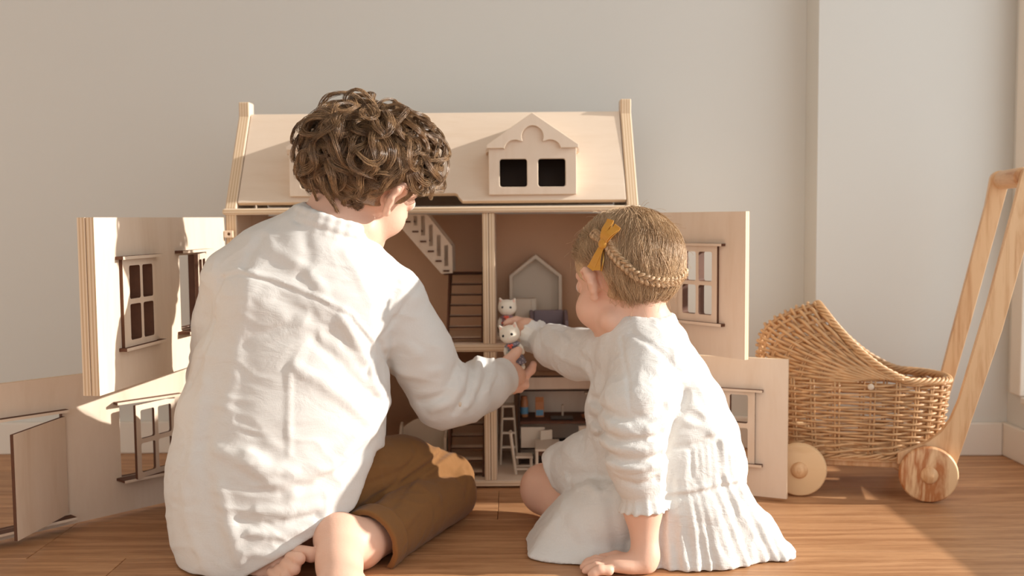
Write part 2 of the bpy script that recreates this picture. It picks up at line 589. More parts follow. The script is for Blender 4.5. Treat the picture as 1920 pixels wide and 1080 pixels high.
# left bay, upper: two boards face to face
cols_1 = [(0.3030, 0.3355), (0.3435, 0.3770)]
rows_1 = [(0.338, 0.3935), (0.4015, 0.4530)]
hole2 = [rect(0.108, 0.196, 0.334, 0.4620)]
d = door(0.4640, 0.266, 0.527, (-0.5440, 1.930), (-0.0616, -0.465), 0.0122, 1, pane_holes(cols_1, rows_1) + hole2, layers=2)
win_plate(d, 0.2955, 0.3965, 0.3285, 0.4630, cols_1, rows_1, 1)
strip(d, 0.2790, 0.4075, 0.4632, 0.4680, 1, 0.013)
strip(d, 0.2750, 0.4050, 0.3235, 0.3283, 1, 0.013, name='window_ledge')
Mo = Matrix.Translation((0.105, 0.001, 0)) @ Matrix.Rotation(R2(16), 4, 'Z')
win_plate(d, 0.001, 0.0900, 0.3325, 0.4640, [(0.010, 0.0405), (0.0485, 0.079)], [(0.342, 0.3935), (0.4025, 0.454)], 1, mat4=Mo, name='window_casement')
strip(d, 0.0870, 0.2120, 0.4660, 0.4705, 1, 0.015)
strip(d, 0.0870, 0.2090, 0.3270, 0.3318, 1, 0.022, name='window_ledge')
# left bay, lower: a casement window and an open front door
d = door(0.4750, 0.007, 0.2612, (-0.5440, 1.930), (-0.6688, -0.7434), 0.0115, 1, [rect(0.1190, 0.2225, 0.0705, 0.1990), rect(0.3230, 0.4550, 0.024, 0.2000)])
Mo = Matrix.Translation((0.1205, 0.001, 0)) @ Matrix.Rotation(R2(17), 4, 'Z')
win_plate(d, 0.001, 0.0950, 0.0690, 0.2000, [(0.0105, 0.0430), (0.0515, 0.0845)], [(0.079, 0.1305), (0.139, 0.190)], 1, mat4=Mo, name='window_casement')
strip(d, 0.1080, 0.2330, 0.2015, 0.2058, 1, 0.016)
strip(d, 0.1150, 0.2320, 0.0655, 0.0700, 1, 0.030, name='window_ledge')
Mo = Matrix.Translation((0.3235, 0.0008, 0)) @ Matrix.Rotation(R2(36), 4, 'Z')
link('front_door', MB().box(0.001, 0.1480, 0, 0.0055, 0.0275, 0.1945, thin=1), BURN, d, mat4=Mo, local=True)
strip(d, 0.3170, 0.4700, 0.2015, 0.2060, 1, 0.014)
strip(d, 0.3150, 0.4700, 0.0195, 0.0238, 1, 0.024, name='threshold')

# ---- two identical pairs of stairs, one above the other
def slot(cx, z0, z1, w=0.0038):
    return rect(cx - w, cx + w, z0, z1)

def stairs(dz, top):
    st = link('staircase', MB().plate([(-0.222, 0.5305 + dz), (-0.168, 0.5305 + dz), (-0.1185, 0.4660 + dz), (-0.1185, 0.4125 + dz), (-0.1410, 0.4110 + dz), (-0.2330, 0.5180 + dz)],
              [slot(c, a + dz, b + dz) for c, a, b in ((-0.1915, 0.508, 0.527), (-0.1765, 0.488, 0.527), (-0.1610, 0.4665, 0.509), (-0.1455, 0.4465, 0.4885), (-0.1310, 0.4265, 0.4680))],
              2.026, 2.030, 'xz'), BURN, house)
    link('stringer', MB().plate([(-0.222, 0.5305 + dz), (-0.168, 0.5305 + dz), (-0.1185, 0.4660 + dz), (-0.1185, 0.4125 + dz), (-0.1410, 0.4110 + dz), (-0.2330, 0.5180 + dz)], (),
                            2.120, 2.124, 'xz'), BURN, st)
    for k in range(6):
        x, z = -0.2075 + 0.0152 * k, 0.5155 - 0.0197 * k
        link('tread', MB().box(x - 0.0055, x + 0.0065, 2.022, 2.119, z + dz - 0.0016, z + dz + 0.0016), 'burnt', st)
    link('landing', MB().box(-0.1420, -0.0600, 2.108, 2.170, 0.404 + dz, 0.4075 + dz), 'burnt', st)
    for k in range(1, 7):
        z = 0.4058 - 0.0196 * k
        y = 2.106 - 0.0225 * k
        link('tread', MB().box(-0.1245, -0.0615, y - 0.012, y + 0.012, z + dz - 0.0016, z + dz + 0.0016, thin=2), BURN, st)
    for x, h in ((-0.1282, 0.058), (-0.0612, 0.012)):
        pl = [(2.120, 0.398), (2.120, 0.410 + h), (2.092, 0.410 + h), (1.957, 0.284 + h * 0.3), (1.957, 0.2812), (1.972, 0.2812)]
        link('stringer', MB().plate([(a, b + dz) for a, b in pl], (), x, x + 0.0034, 'yz'), ['burnt', 'burnt'], st)

stairs(0.0, True)
stairs(-0.2655, False)

# ================================================================== toy furniture inside the house
Z1, Z0 = 0.2807, 0.0150
WM = 'white_mdf'
M['mauve'] = plain('mauve_toy_sofa', srgb(128, 112, 116), 0.6, 0.04, 40)
M['label_blue'] = plain('blue_paper_label', srgb(104, 150, 178), 0.6, 0.25, 260)
M['orange'] = plain('orange_carton', srgb(188, 126, 82), 0.5, 0.15, 90)
M['jar'] = plain('amber_jar', srgb(178, 118, 74), 0.3, 0.1, 60)
M['black'] = plain('black_plastic', srgb(26, 24, 24), 0.35, 0.05, 40)
M['terra'] = plain('wooden_bowl', srgb(168, 108, 70), 0.5, 0.1, 60)

t = thing('house_shaped_shelf', 'grey-white house-shaped toy shelf standing in the upper right room', 'toy shelf', (0.05, 2.15, Z1))
hp = [(-0.0055, Z1), (0.1055, Z1), (0.1055, 0.400), (0.0500, 0.4445), (-0.0055, 0.400)]
hi = [(0.0015, Z1 + 0.04), (0.0985, Z1 + 0.04), (0.0985, 0.3970), (0.0500, 0.4355), (0.0015, 0.3970)]
link('frame', MB().plate(hp, [hi], 2.135, 2.172, 'xz'), [WM, WM], t, bevel=0.0008)
link('back_board', MB().plate([(0.0017, Z1 + 0.0402), (0.0983, Z1 + 0.0402), (0.0983, 0.3968), (0.05, 0.4352), (0.0017, 0.3968)], (), 2.166, 2.171, 'xz'), [WM, WM], t)

t = thing('toy_wardrobe', 'flat grey toy wardrobe in front of the house-shaped shelf', 'toy wardrobe', (0.028, 2.105, Z1))
link('body', MB().box(0.0055, 0.0500, 2.098, 2.122, Z1, 0.354), WM, t, bevel=0.0008)
link('door', MB().box(0.0065, 0.0395, 2.0945, 2.0975, Z1 + 0.004, 0.3525), WM, t, bevel=0.0006)
link('handle', MB().ball((0.0360, 2.0930, 0.318), 0.0014, n=5), 'brass', t, smooth=True)

t = thing('toy_sofa', 'mauve grey toy sofa on the upper floor at the girl\'s sleeve', 'toy sofa', (0.08, 2.065, Z1))
link('seat', MB().box(0.044, 0.106, 2.052, 2.085, Z1, 0.3020), 'mauve', t, bevel=0.003)
link('backrest', MB().box(0.044, 0.106, 2.0855, 2.0935, Z1, 0.331), 'mauve', t, bevel=0.003)
for x, n in ((0.0360, 1), (0.1065, 2)):
    link('armrest', MB().plate([(2.045, Z1), (2.093, Z1), (2.093, 0.331), (2.078, 0.329), (2.058, 0.3180), (2.045, 0.3120)], (), x, x + 0.0075, 'yz'), ['mauve', 'mauve'], t, bevel=0.002)
link('front_rail', MB().box(0.0438, 0.1062, 2.0465, 2.0515, Z1, 0.2960), 'mauve', t, bevel=0.001)

# ---- kitchen
t = thing('toy_kitchen', 'brown toy kitchen unit with white doors in the lower right room', 'toy kitchen', (0.1, 2.12, Z0))
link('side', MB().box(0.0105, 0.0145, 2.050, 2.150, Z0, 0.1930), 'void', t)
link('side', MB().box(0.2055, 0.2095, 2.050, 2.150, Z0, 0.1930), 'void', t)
link('worktop', MB().box(0.0147, 0.2053, 2.048, 2.150, 0.1005, 0.1060), 'burnt', t, bevel=0.0008)
link('back_board', MB().box(0.0147, 0.2053, 2.1505, 2.1540, Z0, 0.1930), 'birch', t)
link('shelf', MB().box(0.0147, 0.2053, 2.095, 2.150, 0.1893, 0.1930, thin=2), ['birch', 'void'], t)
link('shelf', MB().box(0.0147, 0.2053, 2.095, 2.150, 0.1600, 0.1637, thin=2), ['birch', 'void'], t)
link('cabinet_front', MB().box(0.0150, 0.2050, 2.098, 2.1010, 0.1640, 0.1890, thin=1), ['birch', 'burnt'], t)
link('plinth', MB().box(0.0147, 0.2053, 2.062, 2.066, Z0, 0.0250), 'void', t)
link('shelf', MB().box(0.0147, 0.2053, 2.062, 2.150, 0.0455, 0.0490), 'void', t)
link('door', MB().box(0.0155, 0.0640, 2.046, 2.0495, 0.0520, 0.0945, thin=1), [WM, WM], t, bevel=0.0006)
dd = link('door', MB().box(0.0, 0.026, 0, 0.0032, 0.0545, 0.0900, thin=1), [WM, WM], t, local=True,
          mat4=Matrix.Translation((0.078 - 0.1, 2.045 - 2.12, -Z0)) @ Matrix.Rotation(R2(204), 4, 'Z'))
link('door', MB().box(0.1340, 0.1800, 2.046, 2.0495, 0.0510, 0.0965, thin=1), [WM, WM], t, bevel=0.0006)
link('sink', MB().box(0.078, 0.124, 2.060, 2.095, 0.1062, 0.1085), 'black', t, bevel=0.0005)
tp = MB().tube([(0.104, 2.105, 0.1062), (0.104, 2.105, 0.1260), (0.104, 2.100, 0.1300), (0.104, 2.090, 0.1290)], 0.0022, 8)
link('tap', tp, 'white_mdf', t, smooth='auto')
link('lamp_bar', MB().box(0.150, 0.176, 2.094, 2.112, 0.1520, 0.1565), WM, t, bevel=0.001)

t = thing('toy_jar', 'amber toy jar with a blue paper label on the kitchen worktop', 'toy jar', (0.022, 2.10, 0.1062))
link('jar_body', MB().lathe([(0.0078, 0.1062), (0.0082, 0.110), (0.0082, 0.1400), (0.0060, 0.1440)], (0.0235, 2.10, 0), n=20), 'jar', t, smooth='auto')
link('label', MB().lathe([(0.0084, 0.1125), (0.0084, 0.1270)], (0.0235, 2.10, 0), n=20), 'label_blue', t, smooth='auto')
link('lid', MB().lathe([(0.0066, 0.1442), (0.0068, 0.1490), (0.0060, 0.1496)], (0.0235, 2.10, 0), n=20), 'terra', t, smooth='auto')
t = thing('toy_carton', 'orange toy food carton beside the jar on the kitchen worktop', 'toy carton', (0.055, 2.10, 0.1062))
link('box', MB().box(0.0465, 0.0645, 2.092, 2.106, 0.1062, 0.1385), 'orange', t, bevel=0.0006)
link('top_flap', MB().plate([(2.092, 0.1386), (2.106, 0.1386), (2.0995, 0.1475), (2.0985, 0.1475)], (), 0.0468, 0.0642, 'yz'), ['orange', 'orange'], t)
link('label', MB().box(0.0478, 0.0632, 2.0912, 2.0918, 0.1100, 0.1215), 'label_blue', t)
for i, (x, lab) in enumerate(((0.150, 'brown toy bowl on the kitchen worktop beside the tap'), (0.172, 'brown toy bowl on the worktop half hidden by the girl\'s dress'))):
    b = link('toy_bowl', MB().lathe([(0.004, 0.1062), (0.0072, 0.1085), (0.0085, 0.1130), (0.0078, 0.1130), (0.0062, 0.1090)], (x, 2.082, 0), n=20), 'terra', smooth='auto')
    tag(b, lab, 'toy bowl', 'toy bowls')

# ---- stool, chair, table
def bar(mb, a, b, w=0.0018):
    a, b = np.array(a, float), np.array(b, float)
    return mb.tube([a, b], w * 1.25, 4)

t = thing('toy_step_stool', 'tall white toy stool with splayed legs beside the divider', 'toy stool', (-0.011, 2.07, Z0))
for x0, x1 in ((-0.0215, -0.0270), (0.0010, 0.0085)):
    for y0, y1 in ((2.060, 2.050), (2.085, 2.098)):
        link('leg', bar(MB(), (x0, y0, 0.1335), (x1, y1, Z0 + 0.0015)), WM, t)
for z, xa, xb in ((0.1090, -0.0228, 0.0025), (0.0795, -0.0240, 0.0045), (0.0500, -0.0255, 0.0068)):
    link('rung', MB().box(xa, xb, 2.0525, 2.0560, z, z + 0.0042), WM, t)
link('seat', MB().box(-0.0240, 0.0030, 2.056, 2.090, 0.1338, 0.1375), WM, t, bevel=0.0008)
link('backrest', MB().plate([(-0.0230, 0.1378), (0.0020, 0.1378)] + arc(-0.0040, 0.1560, 0.0060, 0, 90, 5) + arc(-0.0170, 0.1560, 0.0060, 90, 180, 5), (), 2.0865, 2.0895, 'xz'), [WM, WM], t)

t = thing('toy_chair', 'white toy chair with a slanted back in front of the kitchen', 'toy chair', (0.02, 1.99, Z0))
for y in (1.972, 1.998):
    link('back_post', bar(MB(), (-0.0055, y, 0.0985), (0.0045, y, Z0 + 0.001), 0.0022), WM, t)
    link('leg', bar(MB(), (0.0350, y, 0.0480), (0.0355, y, Z0 + 0.001), 0.0022), WM, t)
    link('stretcher', MB().box(0.0060, 0.0345, y - 0.0016, y + 0.0016, 0.0250, 0.0285), WM, t)
link('seat', MB().box(0.0045, 0.0385, 1.969, 2.001, 0.0482, 0.0525), WM, t, bevel=0.0008)
link('back_rail', MB().box(-0.0058, -0.0028, 1.9745, 1.9955, 0.082, 0.097), WM, t)

t = thing('toy_table', 'small white toy table in front of the kitchen doors', 'toy table', (0.07, 2.02, Z0))
link('table_top', MB().box(0.0430, 0.0930, 1.947, 2.0400, 0.0670, 0.0712), WM, t, bevel=0.0008)
link('apron', MB().box(0.0485, 0.0870, 1.9525, 1.9560, 0.0580, 0.0668), 'burnt', t)
for x in (0.0440, 0.0872):
    for y in (1.952, 2.034):
        link('leg', MB().box(x, x + 0.0045, y - 0.002, y + 0.0025, Z0, 0.0668), WM, t)

# ---- lower left room
t = thing('toy_armchair', 'grey-white toy armchair with a curved back behind the boy\'s knee', 'toy armchair', (-0.18, 2.02, Z0))
side = [(1.990, Z0), (1.997, Z0), (2.000, 0.024), (2.034, 0.024), (2.037, Z0), (2.045, Z0), (2.045, 0.108), (2.030, 0.104), (2.012, 0.090), (1.990, 0.086)]
for x in (-0.2290, -0.1375):
    link('side', MB().plate(side, (), x, x + 0.0045, 'yz'), [WM, WM], t)
bk = [(-0.2243, 0.03), (-0.1377, 0.03), (-0.1377, 0.098)] + [(-0.1377 - 0.0866 * i / 10, 0.098 + 0.020 * math.sin(math.pi * i / 10)) for i in range(1, 10)] + [(-0.2243, 0.098)]
link('backrest', MB().plate(bk, (), 2.040, 2.0445, 'xz'), [WM, WM], t)
link('front', MB().plate([(-0.2243, 0.0245), (-0.1377, 0.0245), (-0.1377, 0.064), (-0.190, 0.064), (-0.2243, 0.052)], (), 1.9900, 1.9940, 'xz'), [WM, WM], t)
link('seat', MB().box(-0.2243, -0.1377, 1.9945, 2.0395, 0.048, 0.0515), WM, t)
t = thing('toy_bench', 'grey-white toy bench beside the boy\'s shirt in the lower left room', 'toy bench', (-0.30, 2.06, Z0))
for x in (-0.3500, -0.2680):
    link('side', MB().plate([(2.035, Z0), (2.042, Z0), (2.042, 0.03), (2.076, 0.03), (2.076, Z0), (2.083, Z0), (2.083, 0.165), (2.073, 0.165), (2.068, 0.075), (2.035, 0.070)], (), x, x + 0.0045, 'yz'), [WM, WM], t)
link('seat', MB().box(-0.3453, -0.2682, 2.036, 2.078, 0.056, 0.060), WM, t)
link('backrest', MB().box(-0.3453, -0.2682, 2.078, 2.082, 0.075, 0.158), WM, t)

# ================================================================== doll pram
pr = thing('doll_pram', 'wicker doll pram on wooden wheels with a long pine push handle', 'doll pram', (0.6649, 1.928, 0))
pr.rotation_euler = (0, 0, math.atan2(-0.2203, 0.9754))
M['pine_up'] = wood('pine_handle', srgb(222, 184, 142), srgb(196, 148, 104), (26, 26, 2.0), 2.4, 0.45, (0.3, 0.85), 0.05, rings=3.0)
M['pine_bar'] = wood('pine_round_bar', srgb(214, 172, 130), srgb(184, 132, 90), (20, 3, 20), 2.4, 0.45, (0.3, 0.85), 0.05, rings=3.0)
# chassis
link('base_board', MB().box(-0.115, 0.115, -0.062, 0.062, 0.052, 0.064), 'pine', pr, local=True, bevel=0.002)
for x in (-0.1126, 0.1126):
    link('axle', MB().lathe([(0.006, -0.1035), (0.006, 0.110)], (x, 0, 0.0455), (0, 1, 0), 12), 'pine', pr, local=True, smooth='auto')
for x, r, mt in ((0.1110, 0.0512, 'pine_wheel'), (-0.1150, 0.0500, 'pine_pale')):
    for s in (-1, 1):
        pf = [(0.001, 0), (r - 0.006, 0), (r - 0.0028, 0.0010), (r - 0.0008, 0.0035), (r, 0.0075), (r, 0.0105), (r - 0.0008, 0.0145), (r - 0.0028, 0.017), (r - 0.006, 0.018), (0.001, 0.018)]
        y = -0.106 if s < 0 else 0.107
        wl = link('wheel', MB().lathe(pf, (x, y, r + 0.0003), (0, 1, 0), 64), mt, pr, local=True, smooth='auto', angle=30)
        hp = [(0.0005, 0.0085), (0.004, 0.0080), (0.0115, 0.0050), (0.0148, 0.0030), (0.0155, 0.0)]
        link('hub_cap', MB().lathe([(a, -b * s * -1 if s > 0 else -b) for a, b in hp], (x, y + (0.018 if s > 0 else 0), r + 0.0003), (0, 1, 0), 28), 'pine', wl, local=True, smooth='auto', angle=50)
# handle arms: flat boards that curve into a foot
arm = [(0.2380, 0.5400), (0.1977, 0.3600), (0.1590, 0.1860), (0.1470, 0.1500), (0.1320, 0.1260), (0.1120, 0.1080), (0.0850, 0.0960), (0.060, 0.0860), (0.060, 0.0650),
       (0.1600, 0.0650), (0.1700, 0.1000), (0.2225, 0.3128), (0.2590, 0.4699), (0.2840, 0.5780)] + arc(0.2665, 0.5860, 0.0185, -20, 165, 10)
far_arm = [(a - (0.0065 if i > 8 and i < 14 else 0.003 if i >= 14 else 0), b) for i, (a, b) in enumerate(arm)]
near_arm = [(a + 0.009 * min(1, max(0, (b - 0.10) / 0.2)), b) for a, b in arm]
for y, prof_ in ((-0.0850, near_arm), (0.0880, far_arm)):
    link('handle_arm', MB().plate(prof_, (), y, y + 0.0165, 'xz'), ['pine_up', 'pine_up'], pr, local=True, bevel=0.003)
link('handle_bar', MB().lathe([(0.0150, -0.0675), (0.0175, -0.0640), (0.0180, -0.060), (0.0180, 0.080), (0.0175, 0.0840), (0.0150, 0.0875)], (0.2665, 0, 0.5860), (0, 1, 0), 28), 'pine_bar', pr, local=True, smooth='auto')
# basket
NS = 26
CX, AX, BX = -0.0165, 0.1740, 0.0860

def plan(a, z):
    t = min(max((z - 0.076) / 0.14, 0), 1)
    k = 0.90 + 0.10 * t ** 0.6
    c, s_ = math.cos(a), math.sin(a)
    e = 0.80
    x = math.copysign(abs(c) ** e, c) * AX * k
    y = math.copysign(abs(s_) ** e, s_) * BX * k
    n = np.array([c / AX, s_ / BX])
    return np.array([CX + x, y]), n / np.linalg.norm(n)

rg = random.Random(5)
body = MB()
nz = 23
for k in range(nz):
    z = 0.0775 + k * 0.0060
    pts = []
    n = 260
    big = 1.35 if k < 4 else 1.0
    ph = rg.uniform(-0.10, 0.10)
    for i in range(n):
        a = 2 * math.pi * i / n
        p, nn = plan(a, z)
        off = 0.0046 * math.cos(NS / 2 * a + k * math.pi) * big
        jz = 0.0008 * math.sin(5 * a + k * 1.7) + 0.0005 * math.sin(17 * a + k)
        if k < 4:
            jz += 0.0026 * math.sin(NS / 2 * a + k * math.pi)
        q = p + nn * (off + 0.0010 * ph)
        pts.append((q[0], q[1], z + jz))
    body.tube(pts, 0.00235 * (1.12 if k < 4 else 1.0) * rg.uniform(0.92, 1.08), 6, closed=True)
b = link('wicker_body', body, 'wicker', pr, local=True, smooth=True)
b['kind'] = 'stuff'
stk = MB()
for j in range(NS):
    a0 = 2 * math.pi * j / NS
    for da in (-0.018, 0.018):
        pts = []
        for z in np.linspace(0.074, 0.217, 8):
            p, nn = plan(a0 + da, z)
            pts.append((p[0], p[1], z))
        stk.tube(pts, 0.0021, 6)
s_ = link('wicker_stakes', stk, 'wicker', pr, local=True, smooth=True)
s_['kind'] = 'stuff'
# hood: arcs that fan out from pivots on the two long sides
TH = np.radians([-2, 8, 14, 21.5, 32.8, 45.0, 50.0])
RR = np.array([0.2360, 0.2420, 0.2470, 0.2460, 0.2210, 0.1920, 0.180])

def hood(phi, th):
    r = np.interp(th, TH, RR)
    f = th / R2(45)
    s1, c1 = math.sin(phi), math.cos(phi)
    w = math.copysign(abs(c1) ** 0.80, c1) * (BX + 0.001) * (1 - 0.06 * s1)
    rr = abs(s1) ** 0.85
    x0 = 0.010 + 0.085 * f
    x1 = 0.052 + 0.020 * f - (r + 0.020 * f) * math.cos(th)
    x = x0 + (x1 - x0) * rr
    z = 0.2155 + r * math.sin(th) * rr ** (1.0 + 0.75 * f)
    return np.array([x, w, z])

def hood_n(phi, th):
    e = 1e-3
    d1 = hood(phi + e, th) - hood(phi - e, th)
    d2 = hood(phi, th + e) - hood(phi, th - e)
    n = np.cross(d1, d2)
    n /= np.linalg.norm(n) + 1e-9
    q = hood(phi, th) - np.array([0.0, 0, 0.215])
    return n if n @ q > 0 else -n

HS = 15
hd = MB()
for k in range(19):
    th = R2(0.5 + 43.0 * k / 18)
    pts = []
    for i in range(120):
        phi = 0.10 + (math.pi - 0.20) * i / 119
        p = hood(phi, th)
        pts.append(p + hood_n(phi, th) * 0.0050 * math.cos(HS * phi + k * math.pi) * min(1, math.sin(phi) * 1.6))
    hd.tube(pts, 0.0031 * rg.uniform(0.88, 1.1), 6)
h_ = link('wicker_hood', hd, 'wicker', pr, local=True, smooth=True)
h_['kind'] = 'stuff'
hs = MB()
for j in range(1, HS):
    phi = math.pi * j / HS
    for dp in (-0.012, 0.012):
        hs.tube([hood(phi + dp, R2(t)) for t in np.linspace(-1, 45, 9)], 0.0020, 6)
h2 = link('hood_stakes', hs, 'wicker', pr, local=True, smooth=True)
h2['kind'] = 'stuff'

def braid(path, rad, r, turns, n=3, closed=False):
    P = np.array(path)
    k = len(P)
    T = np.gradient(P, axis=0)
    T /= np.linalg.norm(T, axis=1)[:, None]
    up = np.array([0, 0, 1.0])
    A = np.cross(T, up)
    A /= np.linalg.norm(A, axis=1)[:, None] + 1e-9
    B = np.cross(A, T)
    out = []
    for s in range(n):
        ph = 2 * math.pi * s / n
        t = np.linspace(0, 2 * math.pi * turns, k) + ph
        out.append(P + A * (rad * np.cos(t))[:, None] + B * (rad * 0.8 * np.sin(t))[:, None])
    return out

# rim: from the far pivot round the foot end, to the near pivot, then over the hood edge
front = []
a1 = math.acos(0.42)
for a in np.linspace(-a1, a1, 150):
    p, nn = plan(a, 0.216)
    front.append((p[0], p[1], 0.2175 - 0.004 * math.cos(a) ** 2))
edge = [hood(phi, R2(45)) for phi in np.linspace(0.22, math.pi - 0.22, 170)]
loop = front + edge
P = np.array(loop)
for _ in range(25):
    P = (np.roll(P, 1, 0) + 2 * P + np.roll(P, -1, 0)) / 4
d = np.r_[0, np.cumsum(np.linalg.norm(np.diff(np.vstack([P, P[:1]]), axis=0), axis=1))]
u = np.linspace(0, d[-1], 520)[:-1]
PP = np.vstack([P, P[:1]])
P = np.stack([np.interp(u, d, PP[:, i]) for i in range(3)], 1)
rb = MB()
for q in braid(P, 0.0062, 0.0034, 13, 5):
    rb.tube(q, 0.0029, 6, closed=True)
link('braided_rim', rb, 'wicker', pr, local=True, smooth=True)
lb = MB()
low = []
for a in np.linspace(0, 2 * math.pi, 300, endpoint=False):
    p, nn = plan(a, 0.074)
    low.append((p[0], p[1], 0.0740))
for q in braid(low, 0.0040, 0.003, 20, 3):
    lb.tube(q, 0.0026, 6, closed=True)
link('base_braid', lb, 'wicker', pr, local=True, smooth=True)
link('basket_floor', MB().plate([tuple(plan(a, 0.078)[0]) for a in np.linspace(0, 2 * math.pi, 60, endpoint=False)], (), 0.0655, 0.0735, 'xy'), ['wicker', 'wicker'], pr, local=True)
link('peg', MB().ball((0.0105, -0.0905, 0.2070), (0.0060, 0.0030, 0.0060), n=8), 'white_mdf', pr, local=True, smooth=True)

# ================================================================== soft bodies: a distance field on a grid, skinned to one closed surface
def lattice_noise(P, seed=0):
    """smooth 3-D noise in [-1, 1] for an (n, 3) array"""
    P = np.asarray(P, float)
    i = np.floor(P).astype(np.int64)
    f = P - i
    f = f * f * (3 - 2 * f)
    out = np.zeros(len(P))
    for dx in (0, 1):
        for dy in (0, 1):
            for dz in (0, 1):
                h = (i[:, 0] + dx) * 374761393 + (i[:, 1] + dy) * 668265263 + (i[:, 2] + dz) * 2147483647 + seed * 974634777
                h = (h ^ (h >> 13)) * 1274126177
                h = (h ^ (h >> 16)) & 0xFFFF
                w = (f[:, 0] if dx else 1 - f[:, 0]) * (f[:, 1] if dy else 1 - f[:, 1]) * (f[:, 2] if dz else 1 - f[:, 2])
                out += w * (h / 32767.5 - 1)
    return out

def basis(z, x=None):
    z = np.array(z, float)
    z /= np.linalg.norm(z)
    x = np.array(x if x is not None else ([1, 0, 0] if abs(z[0]) < 0.8 else [0, 1, 0]), float)
    x = x - z * (x @ z)
    x /= np.linalg.norm(x)
    return np.stack([x, np.cross(z, x), z], 1)

